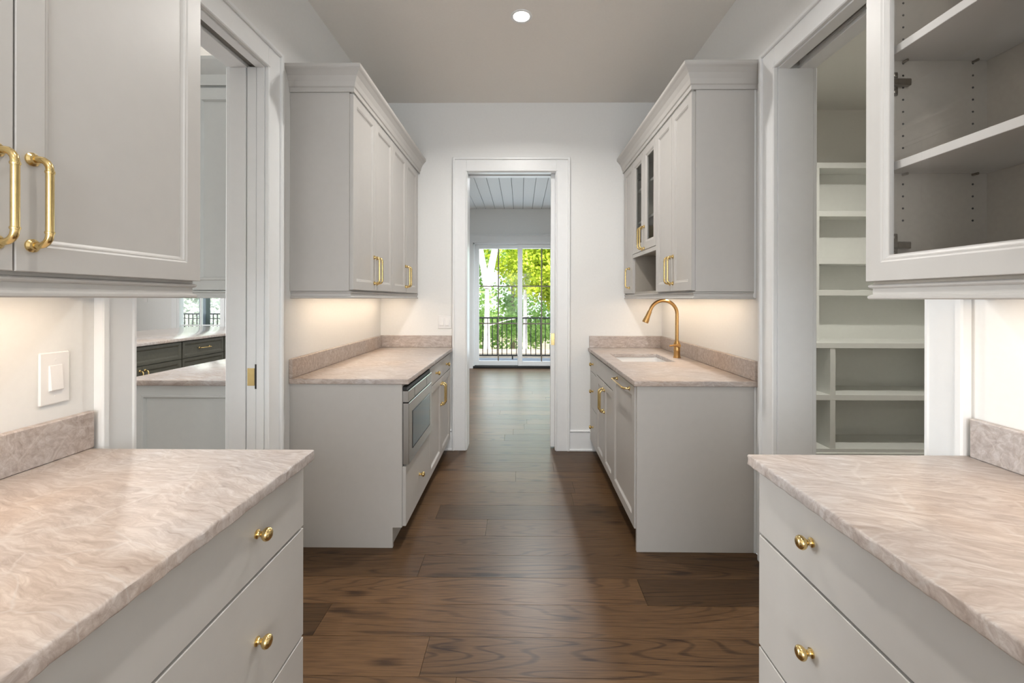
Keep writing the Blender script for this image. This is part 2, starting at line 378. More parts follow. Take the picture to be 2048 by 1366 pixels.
struct(boxes('floor_kitchen', [(KX0, xo, -2, yo-.12, -.05, -.001), (KX0, LX0-.12, yo-.12, KY1, -.05, -.001), (xo, WL, LO[0]-.02, LO[1]+.02, -.05, -.001)], M_WOODFAR))
struct(boxes('floor_pantry', [(WR+WT, PX1, .3, PY1, -.05, -.001), (WR, WR+WT, RO[0]-.02, RO[1]+.02, -.05, -.001)], M_WOODFAR))

# ------------------------------------------------------------------ door openings: jambs, casings, pocket doors
def casing_side(parent, s, xw, y0, y1, zt, w=.122):
    """casing around an opening in a wall of constant x; s = +1 faces +x"""
    f = lambda a: xw + s*a
    y0 -= .006; y1 += .006; zt += .006
    for ya, yb, out in ((y0-w, y0, -1), (y1, y1+w, 1)):
        bm = bmesh.new(); abox(bm, f(0), f(.018), ya, yb, 0, zt+w, .002)
        oy = (ya-.0012, ya+.022) if out < 0 else (yb-.022, yb+.0012); abox(bm, f(-.0004), f(.030), *oy, .0005, zt+w+.001, .004)
        iy = (yb-.014, yb+.0012) if out < 0 else (ya-.0012, ya+.014); abox(bm, f(-.0004), f(.022), *iy, .0005, zt, .004)
        obj('casing_leg', bm, M_TRIM, parent)
    bm = bmesh.new(); abox(bm, f(0), f(.0178), y0, y1, zt, zt+w, .002)
    abox(bm, f(0), f(.0298), y0-w+.001, y1+w-.001, zt+w-.022, zt+w+.0002, .004); abox(bm, f(0), f(.0218), y0-.014, y1+.014, zt, zt+.014, .004)
    obj('casing_head', bm, M_TRIM, parent)
d1 = struct(empty('door_1', (WL-WT/2, (LO[0]+LO[1])/2, 0)))
casing_side(d1, 1, WL, *LO, HD); casing_side(d1, -1, xo, *LO, HD)
ja, jb = WL, xo
boxes('jamb', [(WL, xo, LO[0]-.02, LO[0], 0, HD), (WL, WL-.037, LO[1], LO[1]+.02, 0, HD), (xo, WL-.090, LO[1], LO[1]+.02, 0, HD)], M_TRIM, d1, .001)
boxes('head_jamb', [(WL, WL-.042, LO[0]-.02, LO[1]+.02, HD, HD+.02), (xo, WL-.085, LO[0]-.02, LO[1]+.02, HD, HD+.02)], M_TRIM, d1, .001)
box('door_track', (WL-.045, WL-.082, LO[0], LO[1]+.02, HD+.014, HD+.0198), M_TRACK, d1, 0)
sl_ = box('door_slab', (WL-.041, WL-.087, LO[1]+.004, 2.96, .012, HD+.005), M_TRIM, d1, .002)
bm = bmesh.new(); abox(bm, WL-.046, WL-.0815, LO[1]+.0015, LO[1]+.006, .92, 1.005, .001)
st_ = box('strike_plate', (WL-.0425, WL-.0345, LO[1]-.0012, LO[1]+.003, .905, 1.025), M_BLACK, d1, 0)
ep = obj('edge_pull', bm, M_BRASS, sl_)
d2 = struct(empty('door_2', (WR+WT/2, (RO[0]+RO[1])/2, 0)))
casing_side(d2, -1, WR, *RO, HD); casing_side(d2, 1, WR+WT, *RO, HD)
boxes('jamb', [(WR, WR+WT, RO[0]-.02, RO[0], 0, HD), (WR, WR+WT, RO[1], RO[1]+.02, 0, HD)], M_TRIM, d2, .001)
boxes('head_jamb', [(WR, WR+.058, RO[0]-.02, RO[1]+.02, HD, HD+.02), (WR+WT, WR+.105, RO[0]-.02, RO[1]+.02, HD, HD+.02)], M_TRIM, d2, .001)
boxes('door_track', [(WR+.062, WR+.100, RO[0], RO[1]-.06, HD+.03, HD+.055)], M_TRACK, d2)
boxes('track_pocket', [(WR+.058, WR+.0605, RO[0], RO[1], HD+.02, HD+.075), (WR+.1025, WR+.105, RO[0], RO[1], HD+.02, HD+.075)], M_TRIM, d2)
d3 = struct(empty('door_3', ((BO[0]+BO[1])/2, YB+WT/2, 0)))
def casing_back(parent, s, yw, x0, x1, zt, w=.122):
    f = lambda a: yw + s*a
    x0 -= .006; x1 += .006; zt += .006
    for xa, xb, out in ((x0-w, x0, -1), (x1, x1+w, 1)):
        bm = bmesh.new(); abox(bm, xa, xb, f(0), f(.018), 0, zt+w, .002)
        ox = (xa-.0012, xa+.020) if out < 0 else (xb-.020, xb+.0012); abox(bm, *ox, f(-.0004), f(.030), .0005, zt+w+.001, .004)
        ix = (xb-.012, xb+.0012) if out < 0 else (xa-.0012, xa+.012); abox(bm, *ix, f(-.0004), f(.022), .0005, zt, .004)
        obj('casing_leg', bm, M_TRIM, parent)
    bm = bmesh.new(); abox(bm, x0, x1, f(0), f(.0178), zt, zt+w, .002); abox(bm, x0-w+.001, x1+w-.001, f(0), f(.0298), zt+w-.020, zt+w+.0002, .004)
    abox(bm, x0-.012, x1+.012, f(0), f(.0218), zt, zt+.012, .004); obj('casing_head', bm, M_TRIM, parent)
casing_back(d3, -1, YB, *BO, HD); casing_back(d3, 1, yo, *BO, HD)
boxes('jamb', [(BO[0]-.02, BO[0], YB, yo, 0, HD), (BO[1], BO[1]+.02, YB, YB+.058, 0, HD), (BO[1], BO[1]+.02, YB+.112, yo, 0, HD)], M_TRIM, d3, .001)
boxes('head_jamb', [(BO[0]-.02, BO[1]+.02, YB, YB+.058, HD, HD+.02), (BO[0]-.02, BO[1]+.02, YB+.112, yo, HD, HD+.02)], M_TRIM, d3, .001)
box('door_track', (BO[0], BO[1], YB+.065, YB+.105, HD+.025, HD+.05), M_TRACK, d3)
sl3 = box('door_slab', (BO[1]-.036, 1.08, YB+.062, YB+.108, .012, HD+.005), M_TRIM, d3, .002)
bm = bmesh.new(); abox(bm, BO[1]-.032, BO[1]-.001, YB+.0605, YB+.066, .93, 1.035, .001); abox(bm, BO[1]-.0375, BO[1]-.030, YB+.066, YB+.104, .93, 1.035, .001)
obj('edge_pull', bm, M_BRASS, sl3)
# baseboards
def baseboard(name, x0, x1):
    bm = bmesh.new()
    abox(bm, x0, x1, YB-.016, YB, 0, .165, .001); abox(bm, x0, x1, YB-.012, YB, .165, .185, .003); abox(bm, x0, x1, YB-.022, YB, .172, .18, .003); abox(bm, x0, x1, YB-.026, YB-.015, 0, .02, .004)
    struct(obj(name, bm, M_TRIM))
baseboard('baseboard_back_right', BO[1]+.122, .68); baseboard('baseboard_back_left', -.70, BO[0]-.122)

# ------------------------------------------------------------------ hardware meshes (shared)
def mk_pull(L=.160, r=.0062, out=.034):
    bm = bmesh.new(); b = .020; pts = [(0, 0, -L/2)]
    pts += [(out-b, 0, -L/2)] + [(out-b+b*math.sin(a), 0, -L/2+b-b*math.cos(a)) for a in (PI/8, PI/4, 3*PI/8)] + [(out, 0, -L/2+b)]
    pts += [(out, 0, L/2-b)] + [(out-b+b*math.cos(a), 0, L/2-b+b*math.sin(a)) for a in (PI/8, PI/4, 3*PI/8)] + [(out-b, 0, L/2), (0, 0, L/2)]
    tube(bm, pts, r, 12)
    for z in (-L/2, L/2):
        lathe(bm, [(-.0005, .0125), (.003, .0125), (.0045, .0105), (.006, .0085), (.010, .0078)], 16, Matrix.Translation((0, 0, z)))
    for z in (-L/2+b+.004, L/2-b-.004):
        lathe(bm, [(-.0025, .0070), (0, .0076), (.0025, .0070)], 12, Matrix.Translation((out, 0, z)) @ Matrix.Rotation(-PI/2, 4, 'Y'))
    bmesh.ops.recalc_face_normals(bm, faces=bm.faces)
    me = bpy.data.meshes.new('pull'); bm.to_mesh(me); bm.free(); me.materials.append(M_BRASS)
    for p in me.polygons: p.use_smooth = True
    me.set_sharp_from_angle(angle=math.radians(40)); return me
def mk_knob():
    bm = bmesh.new()
    lathe(bm, [(-.0005, .0105), (.003, .0105), (.0042, .008), (.0058, .0066), (.011, .0062), (.0135, .0075), (.016, .0112), (.0205, .0148), (.0255, .0158), (.030, .0142), (.0335, .0098), (.0350, .004), (.0352, 0)], 24)
    bmesh.ops.recalc_face_normals(bm, faces=bm.faces)
    me = bpy.data.meshes.new('knob'); bm.to_mesh(me); bm.free(); me.materials.append(M_BRASS)
    for p in me.polygons: p.use_smooth = True
    me.set_sharp_from_angle(angle=math.radians(50)); return me
ME_PULL, ME_PULLW, ME_KNOB = mk_pull(), mk_pull(.31, .0062, .036), mk_knob()
def pull(parent, s, x, y, z, horiz=False):
    return link('handle', ME_PULLW if horiz else ME_PULL, parent, (x, y, z), (PI/2 if horiz else 0, 0, 0 if s > 0 else PI))
def knob(parent, s, x, y, z): return link('knob', ME_KNOB, parent, (x, y, z), (0, 0, 0 if s > 0 else PI))

# a panelled front facing s*x: loops of (inset, depth from face)
def rings(bm, s, xf, y0, y1, z0, z1, lo, cap_last=True):
    prev = None
    for ins, dep in lo:
        x = xf - s*dep
        r = [bm.verts.new(p) for p in ((x, y0+ins, z0+ins), (x, y1-ins, z0+ins), (x, y1-ins, z1-ins), (x, y0+ins, z1-ins))]
        if prev:
            for j in range(4): bm.faces.new((prev[j], prev[(j+1) % 4], r[(j+1) % 4], r[j]))
        prev = r
    return prev
T = .02
def front_door(cab, s, xf, y0, y1, z0, z1, mat=None, st=.052, pane=None, name='door'):
    mat = mat or M_CAB; g = .0015; y0 += g; y1 -= g; z0 += g; z1 -= g
    bm = bmesh.new()
    lo = [(st+.014, T), (.0, T), (0, .0015), (.0015, 0), (st-.004, 0), (st, .0025), (st+.003, .0025), (st+.006, .006), (st+.011, .0085), (st+.014, .0085), (st+.014, T)]
    rings(bm, s, xf, y0, y1, z0, z1, lo); bmesh.ops.remove_doubles(bm, verts=bm.verts, dist=1e-6)
    d = obj(name, bm, mat, cab)
    i = st+.0135
    if pane is None: box('panel', (xf-s*.0085-s*.0005, xf-s*.017, y0+i, y1-i, z0+i, z1-i), mat, d, 0)
    else: box('pane', (xf-s*.012, xf-s*.016, y0+i, y1-i, z0+i, z1-i), pane, d, 0)
    return d
def slab_front(cab, s, xf, y0, y1, z0, z1, mat=None, name='drawer'):
    g = .0015
    return box(name, (xf, xf-s*T, y0+g, y1-g, z0+g, z1-g), mat or M_CAB, cab, .0015)
def notch_panel(name, s, xf, xt, xw, y0, y1, zt, mat, parent, toe=.11):
    """end panel with toe notch: xf face, xt toe face, xw wall"""
    bm = bmesh.new(); pr = [(xw, 0), (xt, 0), (xt, toe), (xf, toe), (xf, zt), (xw, zt)]
    a = [bm.verts.new((x, y0, z)) for x, z in pr]; b = [bm.verts.new((x, y1, z)) for x, z in pr]
    bm.faces.new(a); bm.faces.new(b[::-1])
    for j in range(6): bm.faces.new((a[j], a[(j+1) % 6], b[(j+1) % 6], b[j]))
    return obj(name, bm, mat, parent)
def base_body(cab, s, xface, xw, y0, y1, z1=.882, toe=.11, xtoe=None, mat=None):
    xi = xface - s*T; xt = xtoe if xtoe is not None else xi - s*.055
    box('body', (xi-s*.0005, xw, y0+.0005, y1-.0005, toe, z1), mat or M_CAB, cab, 0)
    box('toe_kick', (xt, xw, y0+.0005, y1-.0005, 0, toe), mat or M_CAB, cab, 0)

# countertop with optional hole; world coords
def counter(name, x0, x1, y0, y1, label, mat, hole=None, z0=.884, z1=.914, splash=None, rough_x=None, rough_y=None, group=None):
    root = thing(name, ((x0+x1)/2, (y0+y1)/2, z0), label, 'countertop', group)
    bm = bmesh.new()
    xs = [x0, x1] if not hole else [x0, hole[0], hole[1], x1]; ys = [y0, y1] if not hole else [y0, hole[2], hole[3], y1]
    V = {(i, j): bm.verts.new((xs[i], ys[j], z1)) for i in range(len(xs)) for j in range(len(ys))}
    fs = [bm.faces.new((V[i, j], V[i+1, j], V[i+1, j+1], V[i, j+1])) for i in range(len(xs)-1) for j in range(len(ys)-1) if not (hole and i == 1 and j == 1)]
    ex = bmesh.ops.extrude_face_region(bm, geom=fs); vs = [e for e in ex['geom'] if isinstance(e, bmesh.types.BMVert)]
    bmesh.ops.translate(bm, verts=vs, vec=(0, 0, z0-z1)); bmesh.ops.recalc_face_normals(bm, faces=bm.faces)
    es = [e for e in bm.edges if len(e.link_faces) == 2 and e.link_faces[0].normal.dot(e.link_faces[1].normal) < .5]
    bmesh.ops.bevel(bm, geom=es, offset=.0045, segments=3, affect='EDGES', profile=.5)
    # hand-dressed edge: uneven along its length
    def cut(axis, a, b, step):
        t = a+step
        while t < b:
            co_ = Vector((0, 0, 0)); co_[axis] = t; no = Vector((0, 0, 0)); no[axis] = 1
            bmesh.ops.bisect_plane(bm, geom=bm.verts[:]+bm.edges[:]+bm.faces[:], plane_co=co_, plane_no=no); t += step
    if rough_x is not None:
        cut(1, y0, y1, .013)
        cut(2, z0+.006, z1-.005, .0065)
        for v in bm.verts:
            if abs(v.co.x-rough_x) < .008:
                n = noise.noise(Vector((v.co.y*45, v.co.z*60, 1.7)))+.6*noise.noise(Vector((v.co.y*130, v.co.z*120, 4)))
                top = 1 if v.co.z < z1-.003 else .35
                v.co.x += n*.0028*top*(1 if rough_x > 0 else -1)
    o = obj('slab', bm, mat, root, smooth=True)
    for b in (splash or []):
        box('backsplash', b, mat, root, .003)
    return root

# ------------------------------------------------------------------ far left run
s = 1; XF = -.620; LY0 = 2.355
mc = thing('base_cabinet', (-.93, 2.66, 0), 'greige base cabinet that houses the microwave drawer, one knob drawer below', 'cabinet', None)
notch_panel('end_panel', s, -.640, -.690, WL+.0005, LY0, LY0+.02, .883, M_CAB, mc)
YM0, YM1 = LY0+.02, 2.975
boxes('body', [(-.642, WL+.001, YM0, YM1, .11, .43), (-.700, WL+.001, YM0, YM1, 0, .11), (-1.20, WL+.001, YM0, YM1, .43, .882),
               (-.642, -1.2, YM0, YM0+.006, .43, .882), (-.642, -1.2, YM1-.006, YM1, .43, .882), (-.642, -1.2, YM0+.006, YM1-.006, .868, .882)], M_CAB, mc)
dr = slab_front(mc, s, XF, YM0-.015, YM1, .113, .437); knob(dr, s, XF, 2.672, .272)
mw = thing('microwave_drawer', (-.9, 2.67, .432), 'stainless microwave drawer with dark window under the stone counter', 'microwave')
box('case', (-.640, -1.19, YM0+.008, YM1-.008, .432, .862), M_BLACK, mw, 0)
cp = box('control_panel', (-.606, -.640, YM0-.012, YM1-.004, .784, .846), M_STEEL, mw, .002)
box('vent', (-.618, -.640, YM0-.006, YM1-.004, .848, .866), M_BLACK, mw, 0)
bm = bmesh.new()
for a in (( .2, .205), (.735, .74)): abox(bm, -.6055, -.6075, YM0+a[0]*.6, YM0+a[1]*.6, .790, .840)
abox(bm, -.6055, -.6075, YM0+.12, YM0+.444, .7885, .7895); obj('touch_strip', bm, M_BLACK, cp)
md = box('drawer_front', (-.606, -.638, YM0-.008, YM1-.004, .444, .778), M_STEEL, mw, .002)
bm = bmesh.new(); abox(bm, -.6045, -.6065, YM0+.075, YM1-.075, .512, .715, .001); obj('window', bm, M_MICROGL, md)
bm = bmesh.new()
a_, b_, c_, d_ = YM0+.072, YM1-.072, .508, .719
for bb in ((a_, b_, c_, c_+.004), (a_, b_, d_-.003, d_), (a_, a_+.004, c_, d_), (b_-.003, b_, c_, d_)): abox(bm, -.6042, -.6062, *bb)
obj('window_border', bm, M_BLACK, md)
bc = thing('base_cabinet', (-.93, 3.42, 0), 'greige base cabinet with a two-knob drawer above two doors, beside microwave drawer', 'cabinet')
base_body(bc, s, XF, WL+.001, YM1, YB-.0005, xtoe=-.700)
dr = slab_front(bc, s, XF, YM1, 3.845, .737, .870); knob(dr, s, XF, 3.19, .803); knob(dr, s, XF, 3.63, .803)
ym = (YM1+3.845)/2
for y0, y1, hy in ((YM1, ym, ym-.028), (ym, 3.845, ym+.028)):
    d = front_door(bc, s, XF, y0, y1, .113, .733); pull(d, s, XF, hy, .605)
box('filler', (XF-.006, XF-T, 3.8465, YB-.0005, .113, .870), M_CAB, bc, 0)
counter('countertop', WL+.0005, -.603, 2.342, YB-.0005, 'veined beige stone countertop with backsplash above the microwave drawer', M_STONE2,
        splash=[(WL+.0005, WL+.0205, 2.342, YB-.021, .9142, 1.02), (WL+.0005, -.612, YB-.0205, YB-.0005, .9142, 1.02)], rough_x=-.603)

# ------------------------------------------------------------------ far right run
s = -1; XF = .612
dw = thing('dishwasher', (.93, 2.63, 0), 'panel-fronted dishwasher with wide brass bar handle beside the sink cabinet', 'dishwasher')
D0, D1, D2, D3 = 2.352, 2.912, 3.542, 3.862
base_body(dw, s, XF, WR-.001, D0+.001, D1, xtoe=.70, mat=M_CAB)
d = front_door(dw, s, XF-.002, D0, D1, .113, .876, st=.058); pull(d, s, XF-.002, 2.612, .846, True)
ep = tag(box('end_panel', (.618, WR-.012, 2.332, 2.352, 0, .883), M_CAB, None, .0015), 'flat greige finished end panel closing the dishwasher bay down to the floor', 'panel')
tag(box('filler_strip', (WR-.012, WR-.0005, 2.330, 2.356, 0, .883), M_TRIM, None, .001), 'narrow white scribe strip between dishwasher end panel and wall', 'trim')
sc = thing('base_cabinet', (.93, 3.2, 0), 'greige sink base cabinet with false front and two doors below the faucet', 'cabinet')
XI = XF+T
boxes('body', [(XI+.0005, WR-.001, D1+.0005, D1+.018, .11, .882), (XI+.0005, WR-.001, D2-.018, D2-.0005, .11, .882), (XI+.0005, WR-.001, D1+.018, D2-.018, .11, .128), (XI+.0005, XI+.02, D1+.018, D2-.018, .128, .882), (WR-.019, WR-.001, D1+.018, D2-.018, .128, .882)], M_CAB, sc)
box('toe_kick', (.70, WR-.001, D1+.0005, D2-.0005, 0, .11), M_CAB, sc, 0)
slab_front(sc, s, XF, D1, D2, .737, .870, name='false_front')
ym = (D1+D2)/2
for y0, y1, hy in ((D1, ym, ym-.03), (ym, D2, ym+.03)):
    d = front_door(sc, s, XF, y0, y1, .113, .733); pull(d, s, XF, hy, .60)
dc = thing('base_cabinet', (.93, 3.7, 0), 'narrow greige base cabinet with three knob drawers beside the back wall', 'cabinet')
base_body(dc, s, XF, WR-.001, D2, YB-.0005, xtoe=.70)
for z0, z1 in ((.113, .414), (.416, .716), (.718, .870)):
    dr = slab_front(dc, s, XF, D2, D3, z0, z1); knob(dr, s, XF, (D2+D3)/2, (z0+z1)/2)
box('filler', (XF+.006, XF+T, D3+.0015, YB-.0005, .113, .870), M_CAB, dc, 0)
HOLE = (.705, 1.072, 3.03, 3.476)
counter('countertop', .598, WR-.0005, 2.312, YB-.0005, 'veined beige stone countertop with a sink cutout and backsplash', M_STONE2, hole=HOLE,
        splash=[(WR-.0205, WR-.0005, 2.312, YB-.021, .9142, 1.02), (.606, WR-.0005, YB-.0205, YB-.0005, .9142, 1.02)], rough_x=.598)
# undermount sink
bm = bmesh.new(); x0, x1, y0, y1 = HOLE[0]-.006, HOLE[1]+.006, HOLE[2]-.006, HOLE[3]+.006
def ring(xa, xb, ya, yb, z, r, n=5):
    pts = []
    for cx, cy, a0 in ((xb-r, yb-r, 0), (xa+r, yb-r, PI/2), (xa+r, ya+r, PI), (xb-r, ya+r, 1.5*PI)):
        for i in range(n): a = a0+PI/2*i/(n-1); pts.append(bm.verts.new((cx+r*math.cos(a), cy+r*math.sin(a), z)))
    return pts
rs = [ring(x0-.02, x1+.02, y0-.02, y1+.02, .8835, .03), ring(x0, x1, y0, y1, .8835, .03), ring(x0+.003, x1-.003, y0+.003, y1-.003, .72, .035), ring(x0+.02, x1-.02, y0+.02, y1-.02, .685, .04),
      ring(x0+.16, x1-.16, y0+.2, y1-.2, .68, .01)]
for a, b in zip(rs[:-1], rs[1:]):
    for j in range(len(a)): bm.faces.new((a[j], a[(j+1) % len(a)], b[(j+1) % len(a)], b[j]))
bm.faces.new(rs[-1])
sk = thing('sink', (.89, 3.25, .68), 'white undermount sink basin set below the stone countertop', 'sink')
o = obj('basin', bm, M_SINK, sk, smooth=True); md_ = o.modifiers.new('thick', 'SOLIDIFY'); md_.thickness = .006; md_.offset = 0
bm = bmesh.new(); lathe(bm, [(0, .038), (.004, .038), (.005, .03), (.003, .012), (.004, 0)], 20, Matrix.Translation((.888, 3.253, .681)) @ Matrix.Rotation(-PI/2, 4, 'Y')); obj('drain', bm, M_STEEL, sk, smooth=True)
# faucet
fx, fy = 1.152, 3.24
fc = thing('faucet', (fx, fy, .914), 'brushed gold gooseneck pull-down faucet rising beside the sink', 'faucet')
UP = lambda x, y, z: Matrix.Translation((x, y, z)) @ Matrix.Rotation(-PI/2, 4, 'Y')
bm = bmesh.new(); lathe(bm, [(-.001, .027), (.006, .027), (.008, .0235), (.05, .022), (.054, .0245), (.058, .0225), (.085, .0225), (.100, .0245), (.108, .0225), (.118, .0165), (.125, .0155)], 24, UP(fx, fy, .914)); obj('base', bm, M_BRASSB, fc, smooth=True)
ra = .100; ztop = 1.336-ra; pts = [(fx, fy, 1.02), (fx, fy, 1.1), (fx, fy, 1.18), (fx, fy, ztop)]
for i in range(1, 15):
    a = i*math.radians(163)/14; pts.append((fx-ra+ra*math.cos(a), fy, ztop+ra*math.sin(a)))
dx, dz = pts[-1][0]-pts[-2][0], pts[-1][2]-pts[-2][2]; L = math.hypot(dx, dz); dx /= L; dz /= L
ex, ez = pts[-1][0], pts[-1][2]
bm = bmesh.new(); tube(bm, pts+[(ex+dx*.012, fy, ez+dz*.012)], .0125, 16); obj('spout', bm, M_BRASSB, fc, smooth=True)
bm = bmesh.new(); tube(bm, [(ex+dx*t, fy, ez+dz*t) for t in (.008, .012, .02, .05, .085, .098, .1)], [.0135, .0155, .0155, .0175, .0225, .0225, .020], 18); obj('spray_head', bm, M_BRASSB, fc, smooth=True)
bm = bmesh.new(); tube(bm, [(fx, fy-.015, 1.006), (fx, fy-.04, 1.006), (fx, fy-.048, 1.008)], [.013, .013, .012], 14)
tube(bm, [(fx, fy-.042, 1.008), (fx-.03, fy-.044, 1.010), (fx-.07, fy-.044, 1.006)], [.0075, .006, .005], 10); obj('lever', bm, M_BRASSB, fc, smooth=True)

# ------------------------------------------------------------------ near runs
def near_run(s, xf, xc, xw, yend, mat, lab, clab, knoby):
    """s=+1 left run (faces +x)"""
    c = thing('drawer_cabinet', ((xf+xw)/2, .6, 0), lab, 'cabinet')
    y0 = yend-.914; base_body(c, s, xf, xw, -.58, yend-.003)
    for z0, z1 in ((.113, .386), (.390, .695), (.699, .872)):
        d = slab_front(c, s, xf, y0, yend, z0, z1)
        for ky in (knoby, y0+yend-knoby): knob(d, s, xf, ky, (z0+z1)/2 + (.008 if z1 > .8 else 0))
        slab_front(c, s, xf, y0-.914, y0, z0, z1)
    xa, xb = (xw, xc) if s > 0 else (xc, xw)
    sp = (xw, xw+.02, -.6, yend+.012, .9142, 1.02) if s > 0 else (xw-.02, xw, -.6, yend-.01, .9142, 1.02)
    counter('countertop', xa, xb, -.6, yend+(.005 if s > 0 else .005), clab, mat, splash=[sp], rough_x=xc)
near_run(1, -.617, -.588, WL+.0005, 1.240, M_STONE, 'greige drawer cabinet below the wall with the rocker switch, brass knobs', 'pale veined stone countertop below the rocker switch and solid-door wall cabinet', 1.018)
near_run(-1, .662, .632, WR-.0005, 1.222, M_STONE, 'greige drawer cabinet beneath the open-fronted wall cabinet, round brass knobs', 'pale veined stone countertop below the glass-front wall cabinet by the walk-in pantry', 1.0)

# ------------------------------------------------------------------ wall cabinets
ZB, ZT = 1.386, 2.47
CROWN = [(0, ZT-.012), (.006, ZT-.012), (.006, ZT+.010), (.012, ZT+.016), (.018, ZT+.040), (.030, ZT+.066), (.046, ZT+.086), (.054, ZT+.094), (.058, ZT+.100), (.058, ZT+.116), (0, ZT+.116)]
RAIL = [(-.016, 1.346), (.014, 1.346), (.017, 1.349), (.017, 1.354), (.013, 1.357), (.009, 1.359), (.009, 1.3745), (.013, 1.376), (.016, 1.379), (.016, 1.3825), (.012, 1.3855), (-.016, 1.3855)]
def moulding(name, path, prof, label, cat='molding'):
    bm = bmesh.new(); sweep(bm, path, prof); return tag(obj(name, bm, M_CAB, None, smooth=False), label, cat)
XB = .928; XD = .908
# far left: two double-door cabinets
DY = [2.358+.366*i for i in range(5)]
for i, lab in ((0, 'tall greige wall cabinet with two panelled doors, its flat side by the kitchen doorway'), (2, 'tall greige wall cabinet with two panelled doors against the back wall')):
    y0, y1 = (2.352, DY[2]) if i == 0 else (DY[2], YB-.0005)
    c = thing('wall_cabinet', (-1.09, (y0+y1)/2, ZB), lab, 'cabinet')
    box('body', (WL+.0005, -XB, y0, y1, ZB, ZT-.001), M_CAB, c, .0008)
    for j in (i, i+1):
        d = front_door(c, 1, -XD, DY[j], DY[j+1], ZB+.006, ZT-.014); pull(d, 1, -XD, DY[i+1]+(-.027 if j == i else .027), 1.52)
    if i == 2: box('filler', (-XB+.0005, -XB+.008, DY[4]+.001, YB-.0005, ZB+.006, ZT-.014), M_CAB, c, 0)
moulding('crown_moulding', [(WL+.001, 2.350), (-XD+.002, 2.350), (-XD+.002, YB-.001)], [(-o, z) for o, z in CROWN],
         'greige crown moulding topping the solid-door wall cabinets beside the kitchen doorway')
moulding('light_rail', [(WL+.001, 2.372), (-XB-.004, 2.372), (-XB-.004, YB-.001)], [(-o, z) for o, z in RAIL], 'greige light rail under the solid-door wall cabinets above microwave counter')
# far right: double door, glazed pair over an open niche, narrow single door
RY = [2.340, 2.648, 2.956, 3.262, 3.568, 3.866]
c = thing('wall_cabinet', (1.09, 2.65, ZB), 'tall greige wall cabinet with two panelled doors, its flat side by the pantry doorway', 'cabinet')
box('body', (XB, WR-.012, 2.334, RY[2], ZB, ZT-.001), M_CAB, c, .0008)
for j in (0, 1):
    d = front_door(c, -1, XD, RY[j], RY[j+1], ZB+.006, ZT-.014); pull(d, -1, XD, RY[1]+(-.027, .027)[j], 1.52)
c = thing('wall_cabinet', (1.09, 3.262, ZB), 'greige wall cabinet with two glazed doors over an open niche', 'cabinet')
y0, y1 = RY[2], RY[4]; NZ = 1.700
boxes('body', [(XB, WR-.001, y0+.0005, y0+.018, ZB, ZT-.001), (XB, WR-.001, y1-.018, y1-.0005, ZB, ZT-.001), (WR-.012, WR-.001, y0+.018, y1-.018, ZB, ZT-.001),
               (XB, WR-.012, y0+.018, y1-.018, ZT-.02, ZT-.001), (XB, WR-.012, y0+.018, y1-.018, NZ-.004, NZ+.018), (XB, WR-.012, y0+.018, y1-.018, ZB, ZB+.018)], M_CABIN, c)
for z in (1.955, 2.215): box('shelf', (XB+.02, WR-.013, y0+.019, y1-.019, z-.01, z+.01), M_CAB, c, .001)
box('niche_rail', (XD+.002, XB, y0+.001, y1-.001, NZ-.022, NZ+.006), M_CAB, c, 0)
for z in (1.80, 2.33): boxes('hinge', [(XB+.004, XB+.06, y1-.042, y1-.0185, z-.012, z+.012), (XB+.02, XB+.04, y1-.03, y1-.0185, z-.03, z+.03)], M_NICKEL, c)
for j in (2, 3):
    d = front_door(c, -1, XD, RY[j], RY[j+1], NZ+.008, ZT-.014, st=.056, pane=M_CABGLASS); pull(d, -1, XD, RY[3]+(-.029, .029)[j-2], 1.80)
c = thing('wall_cabinet', (1.09, 3.73, ZB), 'narrow single-door greige wall cabinet between the glazed niche cabinet and back wall', 'cabinet')
box('body', (XB, WR-.001, RY[4], YB-.0005, ZB, ZT-.001), M_CAB, c, .0008)
d = front_door(c, -1, XD, RY[4], RY[5], ZB+.006, ZT-.014); pull(d, -1, XD, RY[4]+.10, 1.52)
box('filler', (XB-.0005, XB-.008, RY[5]+.001, YB-.0005, ZB+.006, ZT-.014), M_CAB, c, 0)
tag(box('filler_strip', (WR-.0115, WR-.0005, 2.337, 2.36, 1.35, 2.46), M_TRIM, None, .001), 'narrow white scribe strip between pantry-side wall cabinet and wall', 'trim')
moulding('crown_moulding', [(XD-.002, YB-.001), (XD-.002, 2.332), (WR-.001, 2.332)], [(-o, z) for o, z in CROWN], 'greige crown moulding topping the glazed and solid wall cabinets over the sink')
moulding('light_rail', [(XB+.004, YB-.001), (XB+.004, 2.354), (WR-.002, 2.354)], [(-o, z) for o, z in RAIL], 'greige light rail under the wall cabinets over the sink counter')
# near left
yn = 1.232
c = thing('wall_cabinet', (-1.09, .77, ZB), 'greige wall cabinet with paired solid doors above the rocker switch', 'cabinet')
box('body', (WL+.0005, -XB, .318, yn-.004, ZB, ZT-.001), M_CAB, c, .0008)
for y0, y1, hy in ((.775, yn, .803), (.318, .775, .747)):
    d = front_door(c, 1, -XD, y0, y1, ZB+.006, ZT-.014); pull(d, 1, -XD, hy, 1.522)
moulding('light_rail', [(WL+.001, yn-.018), (-XB-.006, yn-.018), (-XB-.006, .30)][::-1], [(-o, z) for o, z in RAIL], 'greige light rail under the solid-door wall cabinet above the rocker switch')
moulding('crown_moulding', [(-XD+.002, .30), (-XD+.002, yn), (WL+.001, yn)], [(-o, z) for o, z in CROWN], 'greige crown moulding on the solid-door wall cabinet above the rocker switch')
